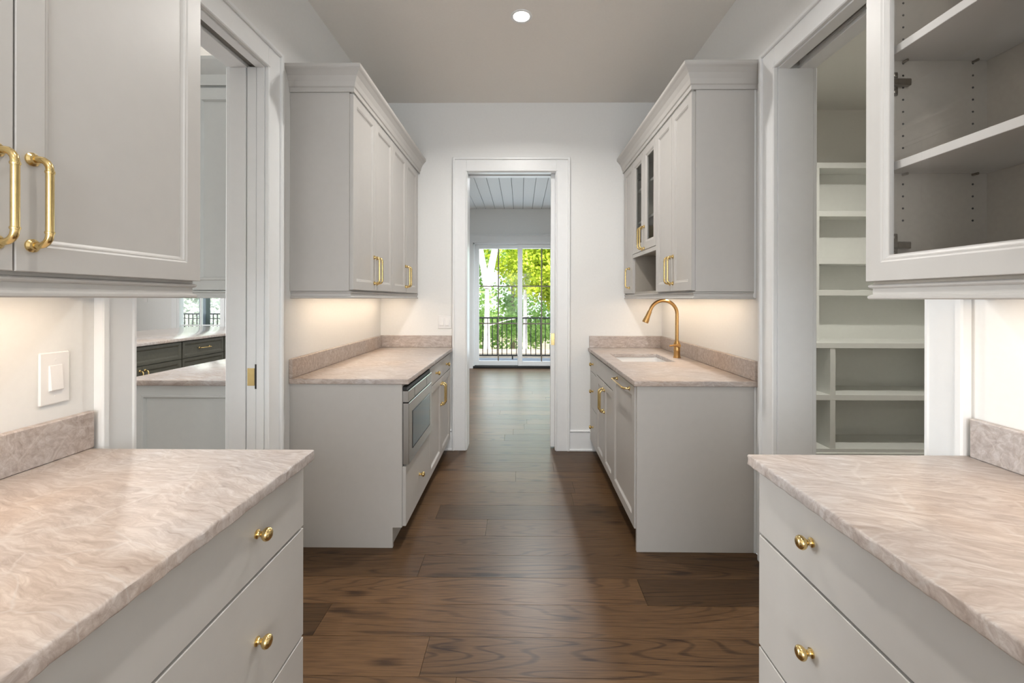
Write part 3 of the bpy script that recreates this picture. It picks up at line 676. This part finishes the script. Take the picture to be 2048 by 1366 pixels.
# near right: door with open glazed front, shelves inside
yn = 1.192; XB2, XD2 = .950, .930
c = thing('wall_cabinet', (1.09, .73, ZB), 'greige glass-front wall cabinet showing empty shelves and door hinges', 'cabinet')
y0 = .278
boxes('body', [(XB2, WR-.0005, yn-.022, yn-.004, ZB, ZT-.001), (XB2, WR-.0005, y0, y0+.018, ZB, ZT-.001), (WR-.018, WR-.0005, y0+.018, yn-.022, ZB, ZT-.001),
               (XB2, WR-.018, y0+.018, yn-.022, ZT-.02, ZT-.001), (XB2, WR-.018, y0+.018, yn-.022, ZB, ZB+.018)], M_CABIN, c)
for z in (1.690, 1.988, 2.29): box('shelf', (XB2+.012, WR-.0185, y0+.019, yn-.0225, z-.0105, z+.0105), M_CAB, c, .001)
for z in (1.488, 1.915, 2.37):
    bm = bmesh.new(); yy = yn-.0225
    abox(bm, XB2+.027, XB2+.045, yy-.006, yy, z-.031, z+.031, .002); abox(bm, XB2+.002, XB2+.070, yy-.018, yy-.004, z-.009, z+.009, .002)
    for q in (-.022, .022): lathe(bm, [(0, .006), (.008, .006), (.009, .004)], 10, Matrix.Translation((XB2+.036, yy, z+q)) @ Matrix.Rotation(-PI/2, 4, 'Z'))
    abox(bm, XB2+.034, XB2+.042, yy-.0186, yy-.017, z-.005, z+.005)
    obj('hinge', bm, M_NICKEL, c)
bm = bmesh.new()
for xx in (XB2+.062, WR-.055):
    for i in range(28):
        z = 1.555+.032*i
        if min(abs(z-q) for q in (1.690, 1.988, 2.29)) > .016:
            lathe(bm, [(0, .0028), (.0006, .0028)], 8, Matrix.Translation((xx, yn-.0221, z)) @ Matrix.Rotation(-PI/2, 4, 'Z'))
ph = obj('shelf_pin_holes', bm, M_BLACK, c); ph['kind'] = 'stuff'
for z in (1.690, 1.988, 2.29):
    for xx in (XB2+.062, WR-.055):
        bm = bmesh.new(); lathe(bm, [(0, .0035), (.014, .0035)], 8, Matrix.Translation((xx, yn-.022, z-.014)) @ Matrix.Rotation(-PI/2, 4, 'Z')); obj('shelf_pin', bm, M_NICKEL, c)
for a, b, hy in ((.735, yn, .765), (.278, .735, .705)):
    d = front_door(c, -1, XD2, a, b, ZB+.006, ZT-.014, st=.052, pane=M_GLASS); pull(d, -1, XD2, hy, 1.522)
moulding('light_rail', [(XB2+.006, .26), (XB2+.006, yn-.014), (WR-.001, yn-.014)], RAIL, 'greige light rail under the glass-front cabinet with empty shelves')
moulding('crown_moulding', [(XD2-.002, .26), (XD2-.002, yn), (WR-.001, yn)], CROWN, 'greige crown moulding on the glass-front cabinet with empty shelves')

# ------------------------------------------------------------------ under-cabinet LED bars, recessed lamps
def led(x, y0, y1, label, power):
    t = thing('under_cabinet_light', (x, (y0+y1)/2, ZB-.012), label, 'light')
    box('housing', (x-.014, x+.014, y0, y1, ZB-.009, ZB), M_PLATE, t, .001)
    box('lens', (x-.011, x+.011, y0+.01, y1-.01, ZB-.0115, ZB-.009), M_LED, t, 0)
    area('led_glow', (x, (y0+y1)/2, ZB-.014), .03, y1-y0-.04, power, WARM)
led(-1.10, 2.45, 3.80, 'slim warm led bar under the solid-door cabinets above microwave counter', 2.35)
led(1.10, 2.42, 3.80, 'slim warm led bar under the cabinets above the sink', 2.1)
led(-1.10, .38, 1.17, 'slim warm led bar under the cabinet above the rocker switch', 1.5)
led(1.10, .34, 1.13, 'slim warm led bar under the glass-front cabinet', 1.35)
def can(x, y, label, power, z=CZ, group=None, col=NEUTRAL):
    t = thing('recessed_light', (x, y, z-.006), label, 'light', group)
    bm = bmesh.new(); D = Matrix.Translation((x, y, z)) @ Matrix.Rotation(PI/2, 4, 'Y')
    lathe(bm, [(-.001, .066), (.004, .066), (.0055, .062), (.003, .050), (-.001, .050)], 32, D); obj('trim_ring', bm, M_TRIM, t, smooth=True)
    bm = bmesh.new(); lathe(bm, [(-.001, .0495), (.0022, .0495)], 32, D); obj('lens', bm, M_CAN, t)
    l = bpy.data.lights.new('lamp_beam', 'AREA'); l.shape = 'DISK'; l.size = .10; l.energy = power; l.color = col; l.spread = math.radians(150)
    o = bpy.data.objects.new('lamp_beam', l); COL.objects.link(o); o.location = (x, y, z-.008)
can(0, 2.70, 'round recessed ceiling light glowing above the aisle', 21)
can(0, .75, 'round recessed ceiling light above the near counters', 8)
can(0, -1.1, 'added round ceiling light behind the camera', 5)  # unseen lamp added for light from behind the camera
can(2.4, 2.6, 'round recessed ceiling light in the walk-in pantry', 23, col=(1, .96, .87))
can(-2.75, 3.2, 'added ceiling fill light over the kitchen aisle', 36)  # unseen lamp added to brighten the kitchen
can(-5.0, 2.0, 'added ceiling fill light over the dark island end', 40)  # second unseen kitchen lamp, put in for brightness
can(0.2, 6.2, 'added cool ceiling fill light in the shiplap ceiling', 80, col=COOL)  # unseen lamp added to lift the living room walls

# ------------------------------------------------------------------ switches
def rocker_plate(name, label, c, w, h, axis, s, gangs):
    """axis 'x': plate on a wall of constant x facing s; 'y': constant y facing s"""
    t = thing(name, c, label, 'switch')
    def bx(a0, a1, z0, z1, d0, d1, bev, nm, mat, par):
        if axis == 'x': b = (c[0]+s*d0, c[0]+s*d1, c[1]+a0, c[1]+a1, c[2]+z0, c[2]+z1)
        else: b = (c[0]+a0, c[0]+a1, c[1]+s*d0, c[1]+s*d1, c[2]+z0, c[2]+z1)
        return box(nm, b, mat, par, bev)
    bx(-w/2, w/2, -h/2, h/2, 0, .006, .0035, 'plate', M_PLATE, t)
    for g in gangs:
        r = bx(g-.0165, g+.0165, -.034, .034, .004, .0085, .001, 'rocker', M_PLATE, t)
        bm = bmesh.new(); vs = []
        for dz, dd in ((-.0325, .0125), (-.031, .0135), (.0325, .0088)):
            for ga in (g-.0152, g+.0152):
                for d in (.006, dd):
                    vs.append(bm.verts.new((c[0]+s*d, c[1]+ga, c[2]+dz) if axis == 'x' else (c[0]+ga, c[1]+s*d, c[2]+dz)))
        for q in ((0, 1, 3, 2), (8, 9, 11, 10), (1, 3, 7, 5), (5, 7, 11, 9), (0, 2, 6, 4), (4, 6, 10, 8), (0, 1, 5, 4), (4, 5, 9, 8), (2, 3, 7, 6), (6, 7, 11, 10)): bm.faces.new([vs[i] for i in q])
        obj('paddle', bm, M_PLATE, r)
        for z in (-.048, .048): bx(g-.002, g+.002, z-.002, z+.002, .0055, .0068, .0003, 'screw', M_PLATE, t)
    return t
rocker_plate('light_switch', 'single white rocker switch plate above the near counter backsplash', (WL, 1.157, 1.132), .078, .140, 'x', 1, [0])
rocker_plate('light_switch', 'double white switch plate beside the back door casing', (-.678, YB, 1.139), .118, .116, 'y', -1, [-.024, .024])

# ------------------------------------------------------------------ walk-in pantry shelving
sh = thing('pantry_shelving', (2.4, 3.85, 0), 'white built-in pantry shelving with deep lower cubbies and stepped-back upper shelves', 'shelving')
A0, A1, YL, YU, YW = WR+WT+.001, PX1-.001, 3.652, 3.852, PY1-.001
V = 2.588
for z in (.533, ): box('shelf', (A0, A1, YL, YW-.012, z-.022, z+.022), M_SHELF, sh, .001)
box('ledge', (A0, A1, YL-.004, YW, .943, .986), M_SHELF, sh, .001)
box('shelf', (A0, A1, YL, YW-.012, .075, .109), M_SHELF, sh, .001)
for x in (A0+.02, V, A1-.02): box('divider', (x-.022, x+.022, YL+.001, YW-.012, .03, .943), M_SHELF, sh, .001)
bm = bmesh.new(); abox(bm, A0, A1, YL-.012, YL+.01, 0, .06, .002); abox(bm, A0, A1, YL-.008, YL+.01, .06, .078, .004); abox(bm, A0, A1, YL-.018, YL-.008, 0, .02, .005); obj('base_moulding', bm, M_SHELF, sh)
box('back_panel', (A0, A1, YW-.012, YW, .03, .943), M_SHELF, sh, 0); box('back_panel', (A0, A1, YW-.010, YW, .986, 2.50), M_SHELF, sh, 0)
for z0, z1 in ((2.495, 2.543), (2.072, 2.120), (1.656, 1.702), (1.380, 1.428)): box('shelf', (A0, A1, YU, YW-.010, z0, z1), M_SHELF, sh, .001)
for x in (A0+.02, V, A1-.02): box('divider', (x-.022, x+.022, YU+.001, YW-.010, .986, 2.496), M_SHELF, sh, .001)

# ------------------------------------------------------------------ kitchen beyond the left opening
kx = xo-.0005
KE = 2.305
kc = thing('base_cabinet', (-1.75, 3.0, 0), 'pale grey kitchen base cabinet with a framed end panel facing the doorway', 'cabinet')
box('body', (kx, -2.07, KE+.02, 3.92, .11, .882), M_KIT, kc, 0); box('toe_kick', (kx, -2.01, KE+.02, 3.92, 0, .11), M_KIT, kc, 0)
def end_panel_y(parent, x0, x1, yf, z0, z1, mat, st, th=.02, name='end_panel', top=None):
    bm = bmesh.new(); top = top or st
    def rect(i, j, t): return [(x0+i, yf+j, z0+i), (x1-i, yf+j, z0+i), (x1-i, yf+j, z1-t), (x0+i, yf+j, z1-t)]
    pr = None
    for i, dep in ((st+.02, th), (0, th), (0, 0), (st, 0), (st+.004, -.004), (st+.012, -.004), (st+.02, .010), (st+.02, th)):
        t = 0 if i == 0 else top+(i-st)
        r = [bm.verts.new(p) for p in rect(i, dep, t)]
        if pr:
            for q in range(4): bm.faces.new((pr[q], pr[(q+1) % 4], r[(q+1) % 4], r[q]))
        pr = r
    d = obj(name, bm, mat, parent); box('panel', (x0+st+.019, x1-st-.019, yf+.010, yf+.018, z0+st+.019, z1-top-.019), mat, d, 0); return d
end_panel_y(kc, -2.07, kx, KE-.001, 0, .882, M_KIT, .055, top=.05)
for j, (a, b) in enumerate(((2.34, 2.86), (2.86, 3.39), (3.39, 3.91))):
    d = front_door(kc, -1, -2.09, a, b, .113, .733, M_KIT); dr = slab_front(kc, -1, -2.09, a, b, .737, .870, M_KIT); knob(dr, -1, -2.09, (a+b)/2, .803); pull(d, -1, -2.09, b-.03, .62)
counter('countertop', -2.115, kx, KE-.022, 3.93, 'polished beige stone kitchen countertop on the pale grey cabinet', M_STONEP)
ku = thing('wall_cabinet', (-1.6, 3.1, ZB), 'pale grey kitchen wall cabinet with framed end panel and crown', 'cabinet')
box('body', (kx, -1.76, KE+.02, 3.92, ZB, 2.5), M_KIT, ku, 0)
end_panel_y(ku, -1.76, kx, KE, ZB+.004, 2.462, M_KIT, .05)
for a, b in ((2.33, 2.86), (2.86, 3.39), (3.39, 3.91)):
    d = front_door(ku, -1, -1.78, a, b, ZB+.006, 2.45, M_KIT); pull(d, -1, -1.78, b-.03, 1.52)
bm = bmesh.new(); sweep(bm, [(kx, KE), (-1.78, KE), (-1.78, 3.92)], [(0, 2.474), (.006, 2.474), (.006, 2.53), (.03, 2.555), (.055, 2.585), (.06, 2.60), (0, 2.60)]); obj('crown', bm, M_KIT, ku)
bm = bmesh.new(); sweep(bm, [(kx, KE+.015), (-1.775, KE+.015), (-1.775, 3.92)], RAIL); obj('light_rail', bm, M_KIT, ku)
# island
ix = -3.67
il = thing('kitchen_island', (-4.4, 4.9, 0), 'dark charcoal kitchen island with panelled drawers and brass pulls', 'island')
IY = [2.70, 3.71, 4.705, 5.375, 5.95, 6.62]
box('body', (ix-T-.0005, -5.0, IY[0], IY[-1], .11, .882), M_ISL, il, 0); box('toe_kick', (ix-.09, -4.92, IY[0]+.06, IY[-1]-.06, 0, .11), M_ISL, il, 0)
for k_, (a, b) in enumerate(zip(IY[:-1], IY[1:])):
    d = front_door(il, 1, ix, a+.006, b-.006, .690, .872, M_ISL, st=.032, name='drawer' if k_ > 1 else 'false_front')
    if k_ > 1: link('handle', ME_PULL, d, (ix, (a+b)/2, .781), (PI/2, 0, 0))
    m_ = (a+b)/2
    if k_ < 2:
        for y0, y1, hy in ((a+.006, m_, m_-.03), (m_, b-.006, m_+.03)):
            d = front_door(il, 1, ix, y0, y1, .113, .684, M_ISL, st=.045); pull(d, 1, ix, hy, .56)
    else:
        for z0, z1 in ((.113, .396), (.402, .684)):
            d = front_door(il, 1, ix, a+.006, b-.006, z0, z1, M_ISL, st=.032, name='drawer'); link('handle', ME_PULL, d, (ix, m_, (z0+z1)/2), (PI/2, 0, 0))
counter('countertop', -5.04, ix+.035, IY[0]-.035, IY[-1]+.035, 'polished beige stone island top above dark drawers', M_STONEP)
tag(box('power_outlet', (-8.17, -8.09, KY1-.008, KY1, 1.26, 1.39), M_PLATE, None, .003), 'white wall plate on the kitchen wall beyond the island', 'outlet')
# kitchen windows
for i, (a, b) in enumerate(KW):
    w = struct(empty('window_%d' % (i+1), ((a+b)/2, KY1, KZ[0])))
    f = .05
    boxes('window_frame', [(a, a+f, KY1-.01, KY1+.1, *KZ), (b-f, b, KY1-.01, KY1+.1, *KZ), (a+f, b-f, KY1-.01, KY1+.1, KZ[0], KZ[0]+f), (a+f, b-f, KY1-.01, KY1+.1, KZ[1]-f, KZ[1])], M_TRIM, w)
    xm = (a+b)/2; box('mullion', (xm-.016, xm+.016, KY1+.02, KY1+.07, KZ[0]+f, KZ[1]-f), M_TRIM, w, 0)
    for zz in (.76, 1.50): box('muntin', (a+f, b-f, KY1+.03, KY1+.06, zz-.014, zz+.014), M_TRIM, w, 0)
    box('pane', (a+f, b-f, KY1+.04, KY1+.046, KZ[0]+f, KZ[1]-f), M_GLASS, w, 0)
    boxes('casing', [(a-(.11 if i == 0 else .05), a, KY1-.02, KY1, KZ[0]-.05, KZ[1]+.1), (b, b+.05, KY1-.02, KY1, KZ[0]-.05, KZ[1]+.1), (a, b, KY1-.02, KY1, KZ[1], KZ[1]+.1)], M_TRIM, w, .003)
# unseen window frames added for the kitchen and rear fill lights
w = struct(empty('window_4', (KX0, 3.5, .85)))
boxes('window_frame', [(KX0-.1, KX0, .9, .98, .85, 2.95), (KX0-.1, KX0, 6.02, 6.1, .85, 2.95), (KX0-.1, KX0, .98, 6.02, .85, .93), (KX0-.1, KX0, .98, 6.02, 2.87, 2.95), (KX0-.1, KX0, 2.6, 2.66, .93, 2.87), (KX0-.1, KX0, 4.34, 4.4, .93, 2.87)], M_TRIM, w)
w = struct(empty('window_5', (0, REAR, .55)))
boxes('window_frame', [(-1, -.94, REAR-.1, REAR, .55, 2.55), (.94, 1, REAR-.1, REAR, .55, 2.55), (-.94, .94, REAR-.1, REAR, .55, .61), (-.94, .94, REAR-.1, REAR, 2.49, 2.55)], M_TRIM, w)

# ------------------------------------------------------------------ sliding glass door
d4 = struct(empty('door_4', (0, FAR, 0)))
boxes('casing', [(SX0-.115, SX0+.005, FAR-.022, FAR, 0, SZ), (SX1-.005, SX1+.115, FAR-.022, FAR, 0, SZ), (SX0-.115, SX1+.115, FAR-.022, FAR, SZ-.005, SZ+.13), (SX0-.13, SX1+.13, FAR-.035, FAR, SZ+.13, SZ+.15)], M_TRIM, d4, .002)
boxes('frame', [(SX0, SX0+.03, FAR, FAR+.15, .02, SZ), (SX1-.03, SX1, FAR, FAR+.15, .02, SZ), (SX0, SX1, FAR, FAR+.15, SZ-.03, SZ)], M_TRIM, d4, .001)
box('sill', (SX0, SX1, FAR-.01, FAR+.17, 0, .045), M_BLACK, d4, .002)
GX = [(-.900, -.020), (-.045, .860)]
for i, (a, b) in enumerate(((-.900, .018), (-.052, .860))):
    yy = FAR+.085 if i == 0 else FAR+.03
    sw = .082
    p = boxes('sash', [(a, a+sw, yy, yy+.045, .048, SZ-.032), (b-sw, b, yy, yy+.045, .048, SZ-.032), (a+sw, b-sw, yy, yy+.045, .048, .135), (a+sw, b-sw, yy, yy+.045, 2.325, SZ-.032)], M_TRIM, d4, .002)
    box('pane', (a+sw-.004, b-sw+.004, yy+.02, yy+.026, .13, 2.33), M_GLASS, p, 0)
    xm = (a+b)/2; zs = [.135+(2.325-.135)*q/3 for q in (1, 2)]
    box('muntin', (xm-.011, xm+.011, yy+.012, yy+.034, .135, 2.325), M_MUNT, p, .001)
    for z in zs: boxes('muntin', [(a+sw, xm-.011, yy+.012, yy+.034, z-.011, z+.011), (xm+.011, b-sw, yy+.012, yy+.034, z-.011, z+.011)], M_MUNT, p)

# ------------------------------------------------------------------ deck, railing, trees
dk = struct(empty('deck', (-2, 9.4, 0)))
box('joists', (-9.2, 4.5, 8.66, 12.3, -.16, -.06), M_BARK2, dk, 0)
y = FAR+.19
i = 0
while y < 12.3:
    xa = -9.2 if y > KY1+.2 else LX0-.1
    if y < 10.2: box('deck_board', (xa, 4.5, y, y+.134, -.06, -.03), M_DECK, dk, .002)
    else: box('deck_board', (-9.2, -3.0, y, y+.134, -.06, -.03), M_DECK, dk, .002)
    y += .14
def railing(x0, x1, y, label, posts, foot, step=.11):
    t = thing('deck_railing', ((x0+x1)/2, y, -.03), label, 'railing')
    box('top_rail', (x0, x1, y-.035, y+.035, .895, .93), M_RAILBLK, t, .004)
    box('upper_rail', (x0, x1, y-.012, y+.012, .775, .795), M_RAILBLK, t, .001)
    box('bottom_rail', (x0, x1, y-.014, y+.014, .04, .07), M_RAILBLK, t, .001)
    bm = bmesh.new(); abox(bm, -.009, .009, -.009, .009, 0, .84); me = bpy.data.meshes.new('baluster'); bm.to_mesh(me); bm.free(); me.materials.append(M_RAILBLK)
    x = x0+step; 
    while x < x1-.02: link('baluster', me, t, (x, y, .06)); x += step
    bm = bmesh.new(); abox(bm, -.03, .03, -.03, .03, -.03, .9); me2 = bpy.data.meshes.new('post'); bm.to_mesh(me2); bm.free(); me2.materials.append(M_RAILBLK)
    for x in posts: link('post', me2, t, (x, y, 0))
    for x in foot: box('foot', (x-.015, x+.015, y-.015, y+.015, -.03, .045), M_RAILBLK, t, 0)
railing(-2.85, 4.3, 10.0, 'black metal deck railing outside the sliding glass door', (-2.82, -1.9, 1.1, 4.1), (-.19,))
railing(-9.6, -3.2, 12.1, 'black metal deck railing outside the kitchen windows', (-9.5, -6.2, -3.25), (-7.6, -4.7), .115)
tag(box('porch_post', (-8.45, -8.27, 11.40, 11.58, -.03, 3.2), M_DARKPOST, None, .01), 'dark square porch post outside the kitchen windows by the railing', 'post', 'porch posts outside the kitchen')
tag(box('porch_post', (-7.81, -7.63, 11.40, 11.58, -.03, 3.2), M_DARKPOST, None, .01), 'dark square porch post outside the kitchen windows by the railing', 'post', 'porch posts outside the kitchen')
gd = struct(boxes('ground', [(-40, 30, FAR+.3, 70, -3.3, -3.2)], M_SOIL))
def tree(x, y, h, lab, bark, leaf, limbs, blobs, nleaf, size, seed, group=None, lean=(0, 0), r0=.16):
    rr = np.random.default_rng(seed)
    t = thing('tree', (x, y, -3.2), lab, 'tree', group)
    bm = bmesh.new()
    pts = [(x+lean[0]*q*q, y+lean[1]*q*q, -3.25+(h+3.2)*q) for q in np.linspace(0, 1, 9)]
    tube(bm, pts, [r0*(1.25-.85*q) for q in np.linspace(0, 1, 9)], 10)
    for (q, ex_, ey_, ez_, rad) in limbs:
        k0 = pts[int(q*8)]
        mid = (k0[0]+ex_*.45, k0[1]+ey_*.45, k0[2]+ez_*.55)
        tube(bm, [k0, mid, (k0[0]+ex_, k0[1]+ey_, k0[2]+ez_)], [rad, rad*.8, rad*.4], 8)
    obj('trunk', bm, bark, t, smooth=True)
    P, Fc = [], []
    pos = []
    for (bx_, by_, bz_, rx, ry, rz, w) in blobs:
        n = int(nleaf*w); g = rr.normal(size=(n, 3)); g /= np.linalg.norm(g, axis=1)[:, None]; rad = rr.random(n)**.45
        # clumped: pull to random sub-centres
        sub = rr.normal(size=(40, 3)); sub /= np.linalg.norm(sub, axis=1)[:, None]; sub *= (rr.random(40)**.4)[:, None]
        p = sub[rr.integers(0, 40, n)] + g*rad[:, None]*.26
        pos.append(p*np.array([rx, ry, rz])+np.array([x+bx_, y+by_, bz_]))
    pos = np.concatenate(pos); n = len(pos)
    a = rr.normal(size=(n, 3)); a /= np.linalg.norm(a, axis=1)[:, None]; b = np.cross(a, rr.normal(size=(n, 3))); b /= np.linalg.norm(b, axis=1)[:, None]
    sz = size*(.6+.8*rr.random(n))[:, None]
    vs = np.stack([pos-a*sz, pos+b*sz*.55, pos+a*sz, pos-b*sz*.55], 1).reshape(-1, 3) - np.array([x, y, -3.2])
    me = bpy.data.meshes.new('foliage'); me.from_pydata(vs.tolist(), [], [(4*i, 4*i+1, 4*i+2, 4*i+3) for i in range(n)]); me.materials.append(leaf)
    o = link('foliage', me, t); o['kind'] = 'stuff'
    return t
G = 'trees beyond the deck'
tree(-1.10, 14.2, 1.75, 'pale forked trunk tree just beyond the deck railing', M_BARK, M_LEAFY, [(1, .66, .1, 2.7, .125), (1, -.60, .2, 2.7, .115), (.75, 1.5, .2, .35, .018)],
     [(0, .9, 4.6, 2.6, 1.2, 1.6, .6), (1.4, 1.2, 2.4, 1.3, .8, .9, .25), (2.6, 1.4, 3.6, 1.4, .8, 1.3, .3)], 9000, .075, 1, r0=.15)
tree(.16, 16.5, 5.0, 'slim pale trunk tree between the two door panels of greenery', M_BARK, M_LEAFY, [(.7, .5, 0, .9, .02)], [(.6, .5, 3.4, 1.6, 1.0, 2.0, .6), (1.6, 0, 1.9, 1.3, .8, .8, .4)], 7000, .075, 2, r0=.09)
tree(2.3, 16.0, 4.6, 'yellow-green leafy tree with a grey trunk right of the slim pale one', M_BARK2, M_LEAFY, [(.7, -.9, 0, 1.2, .04)], [(-.4, .3, 2.8, 1.7, 1.0, 1.9, 1)], 7000, .08, 3, r0=.10)
for i, (x, y, h, leaf) in enumerate(((-4.6, 18, 6, M_LEAFG), (-2.4, 20, 6.5, M_LEAFG), (-.4, 22, 7, M_LEAFG), (1.4, 19.5, 6, M_LEAFG), (3.6, 21, 7, M_LEAFG), (5.6, 18, 6, M_LEAFY), (-6.6, 21, 7, M_LEAFY))):
    tree(x, y, h, 'mid green tree filling the woods behind the deck' if leaf is M_LEAFG else 'yellow-green tree at the edge of the woods behind the deck', M_BARK2, leaf, [(.7, .8, .1, 1.4, .05), (.6, -.8, .1, 1.3, .05)],
         [(0, 0, 3.4, 2.2, 1.3, 2.4, .55), (.3, -.4, .2, 2.2, 1.2, 1.5, .45)], 7500, .095, 20+i, G, r0=.12)
for i, (x, y) in enumerate(((-13.2, 16.5), (-11.0, 17), (-9.2, 16.5), (-15.4, 18))):
    tree(x, y, 5.5, 'tree with washed-out leaf colour beyond the kitchen deck', M_BARK, M_LEAFP, [(.7, .8, .1, 1.4, .06), (.5, -.8, .1, 1.3, .06)],
         [(0, 0, 3.0, 1.9, 1.2, 2.2, .5), (0, -.3, .2, 1.9, 1.2, 1.6, .5)], 5500, .09, 60+i, 'trees beyond the kitchen deck', r0=.12)
